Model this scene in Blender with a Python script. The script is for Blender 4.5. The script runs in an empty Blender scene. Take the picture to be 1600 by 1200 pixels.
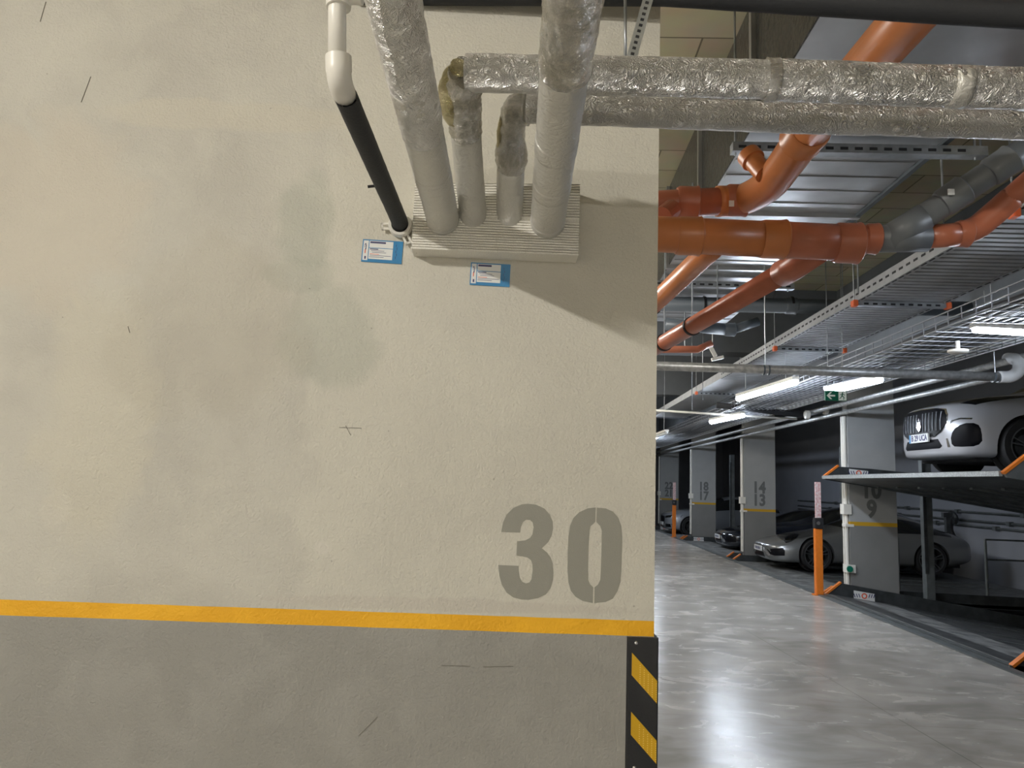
import bpy, bmesh, math, random
from mathutils import Vector as V, Matrix
from mathutils.bvhtree import BVHTree
from mathutils import noise as mnoise
from mathutils.geometry import tessellate_polygon
random.seed(7)
scene = bpy.context.scene
COL = scene.collection
U = 1.28                      # metres per layout unit
EYE = V((0, 0, 1.28*U))
F = 1155.0
# ---------------------------------------------------------------- camera
cy = V(((840-800)/F, -(754.5-600)/F, -1)).normalized()
cz = V((1, -0.036, 0)).cross(cy).normalized()
cx = cy.cross(cz).normalized()
R = Matrix((cx, cy, cz))      # camera space -> world
cd = bpy.data.cameras.new('camera'); cam = bpy.data.objects.new('camera', cd); COL.objects.link(cam)
cd.sensor_width = 36; cd.lens = 36*F/1600; cd.clip_start = 0.05; cd.clip_end = 200
cam.matrix_world = Matrix.Translation(EYE) @ R.to_4x4()
scene.camera = cam
# ---------------------------------------------------------------- world, exposure
w = bpy.data.worlds.new('world'); scene.world = w; w.use_nodes = True
w.node_tree.nodes['Background'].inputs[0].default_value = (0.55, 0.6, 0.7, 1)
w.node_tree.nodes['Background'].inputs[1].default_value = 0.02
vs = scene.view_settings
vs.view_transform = 'Standard'; vs.look = 'None'; vs.gamma = 1; vs.use_curve_mapping = False
vs.exposure = 0.0
LAMP_NEAR = 1270.0              # emission of the warm lamp beside the camera
LAMP_AISLE = 100.0             # emission of the cool aisle lamps
WARM = (1.0, 0.955, 0.88); COOL = (0.78, 0.87, 1.0)

def ray(px, py): return (R @ V(((px-800)/F, -(py-600)/F, -1)))
def P(px, py, d):
    r = ray(px, py); return EYE + r*(d*U/r.y)
def atX(px, py, x):
    r = ray(px, py); return EYE + r*(x*U/r.x)
def atZ(px, py, z):
    r = ray(px, py); return EYE + r*((z*U-EYE.z)/r.z)
def W3(x, y, z): return V((x*U, y*U, z*U))

# ---------------------------------------------------------------- materials
MATS = {}
def nmat(name, col, rough=0.5, metal=0.0, var=0.0, vscale=4.0, bump=0.0, bscale=60.0, col2=None, emit=None, estr=0.0, stretch=None, spec=0.5, coat=0.0, bdist=0.01, trans=0.0):
    m = bpy.data.materials.new(name); m.use_nodes = True; nt = m.node_tree; N = nt.nodes; L = nt.links
    b = N['Principled BSDF']
    b.inputs['Base Color'].default_value = (*col, 1); b.inputs['Roughness'].default_value = rough
    b.inputs['Metallic'].default_value = metal; b.inputs['Specular IOR Level'].default_value = spec
    b.inputs['Coat Weight'].default_value = coat; b.inputs['Transmission Weight'].default_value = trans
    tc = N.new('ShaderNodeTexCoord'); src = tc.outputs['Object']
    if stretch:
        mp = N.new('ShaderNodeMapping'); mp.inputs['Scale'].default_value = stretch; L.new(src, mp.inputs[0]); src = mp.outputs[0]
    if var > 0 or col2:
        n = N.new('ShaderNodeTexNoise'); n.inputs['Scale'].default_value = vscale; n.inputs['Detail'].default_value = 6; L.new(src, n.inputs[0])
        r = N.new('ShaderNodeValToRGB'); r.color_ramp.elements[0].position = .35; r.color_ramp.elements[1].position = .65
        c2 = col2 if col2 else tuple(c*(1-var) for c in col)
        r.color_ramp.elements[0].color = (*c2, 1); r.color_ramp.elements[1].color = (*col, 1)
        L.new(n.outputs[0], r.inputs[0]); L.new(r.outputs[0], b.inputs['Base Color'])
    if bump > 0:
        n2 = N.new('ShaderNodeTexNoise'); n2.inputs['Scale'].default_value = bscale; n2.inputs['Detail'].default_value = 4; L.new(src, n2.inputs[0])
        bp = N.new('ShaderNodeBump'); bp.inputs['Strength'].default_value = bump; bp.inputs['Distance'].default_value = bdist
        L.new(n2.outputs[0], bp.inputs['Height']); L.new(bp.outputs[0], b.inputs['Normal'])
    if emit:
        b.inputs['Emission Color'].default_value = (*emit, 1); b.inputs['Emission Strength'].default_value = estr
    MATS[name] = m; return m

def foil(name, col, rough, cr, scale, tint=None, metal=.95):
    m = bpy.data.materials.new(name); m.use_nodes = True; nt = m.node_tree; N = nt.nodes; L = nt.links
    b = N['Principled BSDF']; b.inputs['Metallic'].default_value = metal
    tc = N.new('ShaderNodeTexCoord')
    n = N.new('ShaderNodeTexNoise'); n.inputs['Scale'].default_value = scale; n.inputs['Detail'].default_value = 5; n.inputs['Distortion'].default_value = 1.5
    L.new(tc.outputs['Object'], n.inputs[0])
    ad = N.new('ShaderNodeMixRGB'); ad.inputs[0].default_value = .08; L.new(tc.outputs['Object'], ad.inputs[1]); L.new(n.outputs['Color'], ad.inputs[2])
    vo = N.new('ShaderNodeTexVoronoi'); vo.feature = 'DISTANCE_TO_EDGE'; vo.inputs['Scale'].default_value = scale*1.4; L.new(ad.outputs[0], vo.inputs[0])
    pw = N.new('ShaderNodeMath'); pw.operation = 'POWER'; pw.inputs[1].default_value = .5; L.new(vo.outputs['Distance'], pw.inputs[0])
    mx = N.new('ShaderNodeMath'); mx.operation = 'ADD'; L.new(pw.outputs[0], mx.inputs[0]); L.new(n.outputs[0], mx.inputs[1])
    bp = N.new('ShaderNodeBump'); bp.inputs['Strength'].default_value = cr; bp.inputs['Distance'].default_value = .012
    L.new(mx.outputs[0], bp.inputs['Height']); L.new(bp.outputs[0], b.inputs['Normal'])
    n3 = N.new('ShaderNodeTexNoise'); n3.inputs['Scale'].default_value = 9; L.new(tc.outputs['Object'], n3.inputs[0])
    r = N.new('ShaderNodeValToRGB'); r.color_ramp.elements[0].position = .4; r.color_ramp.elements[1].position = .62
    r.color_ramp.elements[0].color = (*(tint or col), 1); r.color_ramp.elements[1].color = (*col, 1)
    L.new(n3.outputs[0], r.inputs[0]); L.new(r.outputs[0], b.inputs['Base Color'])
    mr = N.new('ShaderNodeMapRange'); mr.inputs[3].default_value = rough*.7; mr.inputs[4].default_value = rough*1.4
    L.new(n3.outputs[0], mr.inputs[0]); L.new(mr.outputs[0], b.inputs['Roughness'])
    MATS[name] = m; return m

M_FOIL = foil('foil', (.92, .91, .90), .30, 1.0, 34, tint=(.80, .79, .77), metal=.85)
M_TAPE = foil('foil_tape', (.66, .65, .61), .42, .35, 20, metal=.45)
M_CRUMP = foil('crumpled_foil', (.93, .92, .90), .24, 1.0, 50, tint=(.78, .75, .68), metal=.9)
M_GOLD = foil('aged_foil', (.72, .66, .45), .28, .9, 38, tint=(.50, .44, .24))
M_WHITE = nmat('white_plastic', (.80, .78, .72), .35)
M_BLACKFOAM = nmat('black_foam', (.022, .024, .028), .7, bump=.15, bscale=120)
M_GALV = nmat('galvanised', (.52, .55, .58), .38, .85, var=.35, vscale=9)
M_GALVP = nmat('galvanised_pipe', (.50, .51, .51), .42, .6, var=.35, vscale=22)
M_DUCT = nmat('duct_steel', (.62, .63, .64), .33, .9, var=.3, vscale=1.5, bump=.1, bscale=3)
M_WRAP = nmat('plastic_wrap', (.05, .05, .05), .18, .3, bump=.9, bscale=22, var=.3)
M_ORANGE = nmat('orange_pvc', (.62, .215, .07), .34, var=.12, vscale=6)
M_ORANGE2 = nmat('brown_orange_pvc', (.50, .16, .085), .34, var=.15, vscale=6)
M_GREYPVC = nmat('grey_pvc', (.17, .185, .20), .4, var=.15, vscale=6)
M_GREYDK = nmat('dark_grey_pvc', (.10, .12, .14), .4)
M_RUBBER = nmat('black_rubber', (.014, .015, .018), .55, bump=.1, bscale=200)
M_TYRE = nmat('tyre', (.012, .012, .013), .7)
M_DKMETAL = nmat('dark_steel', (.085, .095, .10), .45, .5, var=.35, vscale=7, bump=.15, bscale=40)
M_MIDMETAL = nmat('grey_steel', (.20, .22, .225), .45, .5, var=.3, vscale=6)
M_DECK = nmat('deck_plate', (.16, .17, .175), .42, .6, var=.55, vscale=5, bump=.6, bscale=30)
M_TRAY = nmat('tray_steel', (.42, .43, .44), .5, .35, var=.15, vscale=6)
M_MESH = nmat('mesh_wire', (.26, .27, .29), .45, .6)
M_ENTRY = nmat('entry_plate', (.42, .43, .43), .5, .5, var=.6, vscale=4, bump=.5, bscale=35)
M_EDGE = nmat('deck_edge', (.48, .50, .50), .5, .5, var=.4, vscale=60)
M_OPAINT = nmat('orange_paint', (.78, .21, .02), .45, var=.1, vscale=20)
M_CAP = nmat('orange_cap', (.80, .16, .05), .5)
M_CONC = nmat('pier_concrete', (.40, .41, .41), .8, var=.06)
M_CONC_LO = nmat('pier_grey', (.235, .235, .23), .75, var=.06)
M_YEL = nmat('pier_yellow', (.62, .36, .02), .6)
M_NUM = nmat('number_paint', (.29, .285, .245), .6, bump=.25, bscale=300, bdist=.002)
M_NUMD = nmat('pier_number_paint', (.16, .17, .17), .7)
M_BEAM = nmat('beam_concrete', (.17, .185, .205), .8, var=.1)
M_BACK = nmat('back_wall', (.37, .39, .44), .85, var=.1, vscale=1)
M_CREAM = nmat('cream_paint', (.60, .57, .49), .8, var=.05)
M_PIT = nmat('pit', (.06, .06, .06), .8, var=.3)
M_XPS = nmat('xps', (.84, .82, .75), .75, bump=.7, bscale=220, bdist=.004)
M_BLUE = nmat('label_blue', (.03, .22, .47), .35)
M_PAPER = nmat('label_white', (.76, .77, .76), .4)
M_INK = nmat('label_ink', (.06, .06, .16), .6)
M_INKR = nmat('label_red', (.75, .12, .05), .6)
M_BLACKP = nmat('gloss_black', (.006, .006, .008), .35, spec=.12)
M_BARS = nmat('grille_bars', (.35, .36, .38), .42, .9)
M_CHROME = nmat('chrome', (.75, .76, .78), .12, 1.0)
M_CARW = nmat('car_white', (.52, .52, .54), .28, .25, coat=1)
M_CARG = nmat('car_grey', (.22, .225, .225), .30, .55, coat=1)
M_CARS = nmat('car_silver', (.30, .32, .35), .3, .5, coat=1)
M_CARK = nmat('car_black', (.010, .012, .018), .2, coat=1)
M_CARB = nmat('car_blue', (.015, .02, .035), .25, coat=1)
M_GLASS = nmat('tinted_glass', (.01, .012, .015), .08, coat=1)
M_HEAD = nmat('lamp_glass', (.02, .022, .025), .1, .6, coat=1)
M_RIM = nmat('rim', (.16, .165, .17), .3, .8)
M_GREEN = nmat('sign_green', (.0, .17, .10), .4)
M_SIGNW = nmat('sign_white', (.80, .85, .83), .4, emit=(.8, .9, .85), estr=.15)
M_YREF = nmat('yellow_reflective', (.62, .36, .01), .35, bump=.2, bscale=200)
M_TUBE_N = nmat('tube_near', (1, 1, 1), .5, emit=WARM, estr=LAMP_NEAR)
M_TUBE_A = nmat('tube_aisle', (1, 1, 1), .5, emit=COOL, estr=LAMP_AISLE)
M_TUBE_OFF = nmat('tube_off', (.75, .78, .80), .4)
M_STICK = nmat('reflective_strip', (.75, .66, .66), .5, col2=(.6, .3, .3), vscale=30)

# wall paint : cream above, yellow stripe, grey below (all as painted bands by height)
def wall_material(z0, z1, blobs):
    m = bpy.data.materials.new('painted_wall'); m.use_nodes = True; nt = m.node_tree; N = nt.nodes; L = nt.links
    b = N['Principled BSDF']; b.inputs['Roughness'].default_value = .62
    tc = N.new('ShaderNodeTexCoord'); sp = N.new('ShaderNodeSeparateXYZ'); L.new(tc.outputs['Object'], sp.inputs[0])
    def noise(sc, det=5, dist=0):
        n = N.new('ShaderNodeTexNoise'); n.inputs['Scale'].default_value = sc; n.inputs['Detail'].default_value = det; n.inputs['Distortion'].default_value = dist
        L.new(tc.outputs['Object'], n.inputs[0]); return n
    def math_(op, a, bb):
        x = N.new('ShaderNodeMath'); x.operation = op
        for i, q in enumerate((a, bb)):
            if isinstance(q, (int, float)): x.inputs[i].default_value = q
            else: L.new(q, x.inputs[i])
        return x.outputs[0]
    def mix(f, a, bb):
        x = N.new('ShaderNodeMixRGB')
        if isinstance(f, (int, float)): x.inputs[0].default_value = f
        else: L.new(f, x.inputs[0])
        for i, q in ((1, a), (2, bb)):
            if isinstance(q, tuple): x.inputs[i].default_value = (*q, 1)
            else: L.new(q, x.inputs[i])
        return x.outputs[0]
    def ramp(src, p0, p1):
        x = N.new('ShaderNodeMapRange'); x.inputs[1].default_value = p0; x.inputs[2].default_value = p1; x.clamp = True
        x.interpolation_type = 'SMOOTHSTEP'; L.new(src, x.inputs[0]); return x.outputs[0]
    big = noise(1.7, 3, .3); mid = noise(5, 6, .6); fine = noise(40, 3)
    up = mix(ramp(big.outputs[0], .38, .62), (.50, .48, .425), (.575, .555, .49))
    up = mix(math_('MULTIPLY', ramp(mid.outputs[0], .45, .65), .35), up, (.62, .60, .52))
    up = mix(math_('MULTIPLY', ramp(fine.outputs[0], .55, .75), .12), up, (.42, .39, .32))
    # repainted smoother zone near the free end of the wall
    edge = math_('ADD', sp.outputs[0], math_('MULTIPLY', math_('SUBTRACT', mid.outputs[0], .5), .35))
    up = mix(math_('MULTIPLY', ramp(edge, blobs['rep']-.03, blobs['rep']+.05), .55), up, (.65, .625, .54))
    for (bx, bz, rx, rz, c, st) in blobs['list']:
        dx = math_('DIVIDE', math_('SUBTRACT', sp.outputs[0], bx), rx); dz = math_('DIVIDE', math_('SUBTRACT', sp.outputs[2], bz), rz)
        d = math_('ADD', math_('MULTIPLY', dx, dx), math_('MULTIPLY', dz, dz))
        d = math_('ADD', d, math_('MULTIPLY', math_('SUBTRACT', mid.outputs[0], .5), 2.2))
        up = mix(math_('MULTIPLY', math_('SUBTRACT', 1.0, ramp(d, .5, 1.2)), st), up, c)
    # scattered specks
    vo = N.new('ShaderNodeTexVoronoi'); vo.inputs['Scale'].default_value = 9; L.new(tc.outputs['Object'], vo.inputs[0])
    up = mix(math_('MULTIPLY', math_('LESS_THAN', vo.outputs['Distance'], .022), .5), up, (.2, .18, .15))
    lo = mix(ramp(mid.outputs[0], .4, .65), (.305, .298, .272), (.335, .328, .30))
    ye = mix(ramp(mid.outputs[0], .4, .6), (.83, .42, .01), (.90, .47, .015))
    wob = math_('MULTIPLY', math_('SUBTRACT', noise(8, 3).outputs[0], .5), .003)
    zz = math_('ADD', sp.outputs[2], wob)
    c = mix(math_('GREATER_THAN', zz, z0), lo, ye)
    c = mix(math_('GREATER_THAN', zz, z1), c, up)
    L.new(c, b.inputs['Base Color'])
    h1 = noise(120, 3, .5); h2 = noise(18, 4)
    hs = math_('ADD', math_('MULTIPLY', h1.outputs[0], .55), math_('MULTIPLY', h2.outputs[0], .6))
    hs = math_('SUBTRACT', hs, math_('MULTIPLY', math_('LESS_THAN', vo.outputs['Distance'], .022), .6))
    bp = N.new('ShaderNodeBump'); bp.inputs['Strength'].default_value = .8; bp.inputs['Distance'].default_value = .006
    L.new(hs, bp.inputs['Height']); L.new(bp.outputs[0], b.inputs['Normal'])
    return m

def floor_material():
    m = bpy.data.materials.new('polished_concrete'); m.use_nodes = True; nt = m.node_tree; N = nt.nodes; L = nt.links
    b = N['Principled BSDF']; tc = N.new('ShaderNodeTexCoord')
    def noise(sc, st, det=6, dist=.5):
        mp = N.new('ShaderNodeMapping'); mp.inputs['Scale'].default_value = st; L.new(tc.outputs['Object'], mp.inputs[0])
        n = N.new('ShaderNodeTexNoise'); n.inputs['Scale'].default_value = sc; n.inputs['Detail'].default_value = det; n.inputs['Distortion'].default_value = dist
        L.new(mp.outputs[0], n.inputs[0]); return n.outputs[0]
    a = noise(1.6, (.7, 1.2, 1)); c2 = noise(2.6, (.75, 1.2, 1), 7, .9)
    r = N.new('ShaderNodeValToRGB'); e = r.color_ramp.elements
    e[0].position = .40; e[0].color = (.31, .295, .27, 1); e[1].position = .66; e[1].color = (.53, .505, .47, 1)
    ad = N.new('ShaderNodeMixRGB'); ad.inputs[0].default_value = .5; L.new(a, ad.inputs[1]); L.new(c2, ad.inputs[2])
    L.new(ad.outputs[0], r.inputs[0])
    # saw-cut joints
    sp = N.new('ShaderNodeSeparateXYZ'); L.new(tc.outputs['Object'], sp.inputs[0])
    def line(src, at, wd):
        s = N.new('ShaderNodeMath'); s.operation = 'SUBTRACT'; L.new(src, s.inputs[0]); s.inputs[1].default_value = at
        q = N.new('ShaderNodeMath'); q.operation = 'ABSOLUTE'; L.new(s.outputs[0], q.inputs[0])
        l = N.new('ShaderNodeMath'); l.operation = 'LESS_THAN'; L.new(q.outputs[0], l.inputs[0]); l.inputs[1].default_value = wd; return l.outputs[0]
    j = atZ(1300, 1063, 0); j2 = atZ(1058, 922, 0)
    sl = (j.x-j2.x)/(j.y-j2.y)
    t = N.new('ShaderNodeMath'); t.operation = 'MULTIPLY'; L.new(sp.outputs[1], t.inputs[0]); t.inputs[1].default_value = -sl
    t2 = N.new('ShaderNodeMath'); t2.operation = 'ADD'; L.new(sp.outputs[0], t2.inputs[0]); L.new(t.outputs[0], t2.inputs[1])
    k = atZ(1300, 1018, 0); k2 = atZ(1300, 1128, 0)
    lines = [line(t2.outputs[0], j.x-sl*j.y, .005), line(sp.outputs[1], k.y, .006), line(sp.outputs[1], k2.y, .003)]
    mx = lines[0]
    for l in lines[1:]:
        q = N.new('ShaderNodeMath'); q.operation = 'MAXIMUM'; L.new(mx, q.inputs[0]); L.new(l, q.inputs[1]); mx = q.outputs[0]
    f = N.new('ShaderNodeMath'); f.operation = 'MULTIPLY'; L.new(mx, f.inputs[0]); f.inputs[1].default_value = .5
    mc = N.new('ShaderNodeMixRGB'); L.new(f.outputs[0], mc.inputs[0]); L.new(r.outputs[0], mc.inputs[1]); mc.inputs[2].default_value = (.09, .085, .08, 1)
    L.new(mc.outputs[0], b.inputs['Base Color'])
    mr = N.new('ShaderNodeMapRange'); mr.inputs[3].default_value = .15; mr.inputs[4].default_value = .36; L.new(c2, mr.inputs[0]); L.new(mr.outputs[0], b.inputs['Roughness'])
    bp = N.new('ShaderNodeBump'); bp.inputs['Strength'].default_value = .08; bp.inputs['Distance'].default_value = .01; L.new(a, bp.inputs['Height']); L.new(bp.outputs[0], b.inputs['Normal'])
    return m

def ceiling_material():
    m = bpy.data.materials.new('insulation_boards'); m.use_nodes = True; nt = m.node_tree; N = nt.nodes; L = nt.links
    b = N['Principled BSDF']; b.inputs['Roughness'].default_value = .9
    tc = N.new('ShaderNodeTexCoord')
    br = N.new('ShaderNodeTexBrick'); br.inputs['Scale'].default_value = 1.0; br.inputs['Brick Width'].default_value = 1.2; br.inputs['Row Height'].default_value = .5
    br.inputs['Mortar Size'].default_value = .008; br.inputs['Color1'].default_value = (.62, .56, .38, 1); br.inputs['Color2'].default_value = (.48, .43, .29, 1)
    br.inputs['Mortar'].default_value = (.20, .18, .12, 1); L.new(tc.outputs['Object'], br.inputs[0])
    n = N.new('ShaderNodeTexNoise'); n.inputs['Scale'].default_value = 3; n.inputs['Detail'].default_value = 6; L.new(tc.outputs['Object'], n.inputs[0])
    mx = N.new('ShaderNodeMixRGB'); mx.blend_type = 'MULTIPLY'; mx.inputs[0].default_value = .35; L.new(br.outputs[0], mx.inputs[1]); L.new(n.outputs['Color'], mx.inputs[2])
    L.new(mx.outputs[0], b.inputs['Base Color'])
    bp = N.new('ShaderNodeBump'); bp.inputs['Strength'].default_value = .4; bp.inputs['Distance'].default_value = .02; L.new(br.outputs['Fac'], bp.inputs['Height']); bp.invert = True
    L.new(bp.outputs[0], b.inputs['Normal'])
    return m

# ---------------------------------------------------------------- mesh helpers
ROOT = {}
def thing(name, label, cat, loc=(0, 0, 0), group=None):
    o = bpy.data.objects.new(name, None); COL.objects.link(o); o.location = V(loc); o.empty_display_size = .1
    o['label'] = label; o['category'] = cat
    if group: o['group'] = group
    ROOT[o.name] = V(loc); return o
def tag(o, label, cat, group=None, kind=None):
    o['label'] = label; o['category'] = cat
    if group: o['group'] = group
    if kind: o['kind'] = kind
    return o
def obj(name, bm, m, parent=None, smooth=False, origin=None, label=None):
    """links bm (world coordinates) as one mesh object; a child shares the origin of its parent"""
    if parent is not None: org = ROOT[parent.name]
    elif origin is not None: org = V(origin)
    else:
        c = V((0, 0, 0))
        for v in bm.verts: c += v.co
        c /= max(1, len(bm.verts)); org = V((c.x, c.y, min(v.co.z for v in bm.verts)))
    bmesh.ops.translate(bm, vec=-org, verts=bm.verts)
    bmesh.ops.recalc_face_normals(bm, faces=bm.faces)
    me = bpy.data.meshes.new(name); bm.to_mesh(me); bm.free()
    for mm in (m if isinstance(m, (list, tuple)) else [m]): me.materials.append(mm)
    if smooth: me.shade_smooth()
    o = bpy.data.objects.new(name, me); COL.objects.link(o)
    if parent is not None: o.parent = parent; ROOT[o.name] = ROOT[parent.name]
    else: o.location = org; ROOT[o.name] = org
    if smooth == 'auto':
        pass
    if label: o['label'] = label
    return o
def autos(o, ang=40):
    me = o.data; me.shade_smooth()
    me.set_sharp_from_angle(angle=math.radians(ang)); return o
def BM(): return bmesh.new()
def add_box(bm, lo, hi, M=None):
    x0, y0, z0 = lo; x1, y1, z1 = hi
    vs_ = [bm.verts.new(((M @ V(c)) if M else V(c))) for c in ((x0, y0, z0), (x1, y0, z0), (x1, y1, z0), (x0, y1, z0), (x0, y0, z1), (x1, y0, z1), (x1, y1, z1), (x0, y1, z1))]
    for f in ((0, 3, 2, 1), (4, 5, 6, 7), (0, 1, 5, 4), (1, 2, 6, 5), (2, 3, 7, 6), (3, 0, 4, 7)): bm.faces.new([vs_[i] for i in f])
    return bm
def add_ubox(bm, lo, hi): return add_box(bm, [c*U for c in lo], [c*U for c in hi])
def add_bar(bm, a, b, wd, ht, up=V((0, 0, 1))):
    """rectangular bar from a to b, wd sideways, ht along up"""
    d = (b-a).normalized(); s = d.cross(up)
    s = s.normalized() if s.length > 1e-4 else V((1, 0, 0)); u = s.cross(d).normalized()
    vs_ = []
    for p in (a, b):
        for (i, j) in ((-1, -1), (1, -1), (1, 1), (-1, 1)): vs_.append(bm.verts.new(p+s*(i*wd/2)+u*(j*ht/2)))
    for f in ((0, 1, 2, 3), (7, 6, 5, 4), (0, 4, 5, 1), (1, 5, 6, 2), (2, 6, 7, 3), (3, 7, 4, 0)): bm.faces.new([vs_[i] for i in f])
    return bm
def smooth_path(pts, n=8):
    """Catmull-Rom through the points"""
    out = []
    q = [pts[0]*2-pts[1]]+list(pts)+[pts[-1]*2-pts[-2]]
    for i in range(1, len(q)-2):
        for k in range(n):
            t = k/n; p0, p1, p2, p3 = q[i-1], q[i], q[i+1], q[i+2]
            out.append(.5*((2*p1)+(p2-p0)*t+(2*p0-5*p1+4*p2-p3)*t*t+(3*p1-p0-3*p2+p3)*t**3))
    out.append(pts[-1]); return out
def resample(pts, step):
    out = [pts[0]]; 
    for a, b in zip(pts, pts[1:]):
        n = max(1, int((b-a).length/step))
        for k in range(1, n+1): out.append(a.lerp(b, k/n))
    return out
def add_tube(bm, pts, r, seg=20, caps=True, crumple=0, cfreq=14, hollow=False):
    pts = [V(p) for p in pts]; n = len(pts); rings = []
    t0 = (pts[1]-pts[0]).normalized(); ref = V((0, 0, 1)) if abs(t0.z) < .9 else V((1, 0, 0))
    s = t0.cross(ref).normalized()
    for i, p in enumerate(pts):
        t = (pts[min(i+1, n-1)]-pts[max(i-1, 0)]).normalized()
        s = (s-t*s.dot(t)).normalized(); u = t.cross(s)
        rr = r(i/(n-1)) if callable(r) else (r[i] if isinstance(r, (list, tuple)) else r); ring = []
        for k in range(seg):
            a = 2*math.pi*k/seg; d = s*math.cos(a)+u*math.sin(a); q = rr
            if crumple:
                co = (p+d*rr)*cfreq
                q += rr*crumple*(.55-1.6*abs(mnoise.noise(co))-.9*abs(mnoise.noise(co*2.6))+.5*mnoise.noise(co*.5))
            ring.append(bm.verts.new(p+d*q))
        rings.append(ring)
    for a, b in zip(rings, rings[1:]):
        for k in range(seg): bm.faces.new((a[k], a[(k+1) % seg], b[(k+1) % seg], b[k]))
    if caps: bm.faces.new(rings[0][::-1]); bm.faces.new(rings[-1])
    return bm
def add_lathe(bm, prof, c, axis, seg=28):
    """prof: (radius, height along axis)"""
    axis = V(axis).normalized(); ref = V((0, 0, 1)) if abs(axis.z) < .9 else V((1, 0, 0)); s = axis.cross(ref).normalized(); u = axis.cross(s); rings = []
    for (r, h) in prof:
        if r < 1e-5: rings.append([bm.verts.new(V(c)+axis*h)])
        else: rings.append([bm.verts.new(V(c)+axis*h+(s*math.cos(2*math.pi*k/seg)+u*math.sin(2*math.pi*k/seg))*r) for k in range(seg)])
    for a, b in zip(rings, rings[1:]):
        for k in range(seg):
            k2 = (k+1) % seg
            if len(a) == 1 and len(b) == 1: continue
            if len(a) == 1: bm.faces.new((a[0], b[k2], b[k]))
            elif len(b) == 1: bm.faces.new((a[k], a[k2], b[0]))
            else: bm.faces.new((a[k], a[k2], b[k2], b[k]))
    return bm
def add_prism(bm, poly, depth_vec):
    a = [bm.verts.new(V(p)) for p in poly]; b = [bm.verts.new(V(p)+V(depth_vec)) for p in poly]; n = len(a)
    if n > 8:
        for tri in tessellate_polygon([[v.co for v in a]]):
            bm.faces.new([a[i] for i in tri]); bm.faces.new([b[i] for i in tri[::-1]])
    else:
        f1 = bm.faces.new(a); f2 = bm.faces.new(b[::-1]); bmesh.ops.triangulate(bm, faces=[f1, f2])
    for i in range(n): bm.faces.new((a[i], b[i], b[(i+1) % n], a[(i+1) % n]))
    return bm
def text_mesh(s, size, offset=0.0, extrude=.001, xs=1.0, spacing=1.0):
    """returns list-of-faces mesh data of a text in its XY plane, centred"""
    cu = bpy.data.curves.new('t', 'FONT'); cu.body = s; cu.size = size; cu.offset = offset; cu.extrude = extrude; cu.align_x = 'CENTER'; cu.align_y = 'CENTER'; cu.space_character = spacing
    cu.resolution_u = 3
    o = bpy.data.objects.new('t', cu); COL.objects.link(o)
    dg = bpy.context.evaluated_depsgraph_get(); me = bpy.data.meshes.new_from_object(o.evaluated_get(dg))
    bpy.data.objects.remove(o); bpy.data.curves.remove(cu)
    if xs != 1.0:
        for v in me.vertices: v.co.x *= xs
    return me
def add_text(bm, s, size, M, **k):
    me = text_mesh(s, size, **k); me.transform(M); bm.from_mesh(me); bpy.data.meshes.remove(me); return bm

# ================================================================ THE NEAR WALL
nv = ray(776, 753.6); nv.z = 0; nv.normalize()          # wall normal (pointing away from the camera)
phi = math.atan2(-nv.x, nv.y)
corner = P(1022, 970, 1.73)
WO = V((corner.x, corner.y, 0))
WM = Matrix.Translation(WO) @ Matrix.Rotation(phi, 4, 'Z')
WI = WM.inverted()
def wl(px, py, off=0.0):
    """point of the wall face (off = metres in front of it), in wall coordinates"""
    r = ray(px, py); a = WI @ EYE; d = WI.to_3x3() @ r
    t = (-off-a.y)/d.y; return a+d*t
def ww(px, py, off=0.0): return WM @ wl(px, py, off)
CEIL = 4.05
zt = (wl(0, 937).z+wl(1019, 970).z)/2; zb = (wl(0, 962).z+wl(1019, 994).z)/2
bl = []
for (px, py, rx, rz, c, st) in ((515, 520, .16, .17, (.42, .435, .37), .5), (478, 345, .10, .16, (.38, .41, .34), .35), (470, 430, .12, .06, (.40, .42, .35), .35),
                                (150, 640, .17, .42, (.62, .585, .48), .6), (60, 330, .35, .30, (.62, .56, .46), .5), (85, 795, .045, .06, (.62, .59, .51), .5),
                                (345, 180, .45, .05, (.60, .56, .46), .5), (700, 945, .55, .02, (.55, .51, .45), .6), (505, 855, .03, .022, (.66, .63, .56), .7), (330, 520, .3, .3, (.47, .435, .355), .35)):
    q = wl(px, py); bl.append((q.x, q.z, rx, rz, c, st))
M_WALL = wall_material(zb, zt, {'rep': wl(470, 700).x, 'list': bl})
bm = BM(); add_box(bm, (-7*U, 0, -.02), (0, .45*U, CEIL*U+.02))
me = bpy.data.meshes.new('wall_near'); bm.to_mesh(me); bm.free(); me.materials.append(M_WALL)
wall = bpy.data.objects.new('wall_near', me); COL.objects.link(wall); wall.matrix_world = WM
wall['kind'] = 'structure'; wall['label'] = 'rough cream plaster wall with a yellow stripe above grey paint'
def wobj(name, bm, m, parent, smooth=False):
    """mesh in wall coordinates, child of the wall or of a thing that shares its frame"""
    bmesh.ops.recalc_face_normals(bm, faces=bm.faces)
    me = bpy.data.meshes.new(name); bm.to_mesh(me); bm.free(); me.materials.append(m)
    if smooth: me.shade_smooth()
    o = bpy.data.objects.new(name, me); COL.objects.link(o); o.parent = parent; return o
def cropw(pts, ox, oy, s, off=0.0):
    return [wl(ox+x/s, oy+y/s, off) for x, y in pts]
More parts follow.
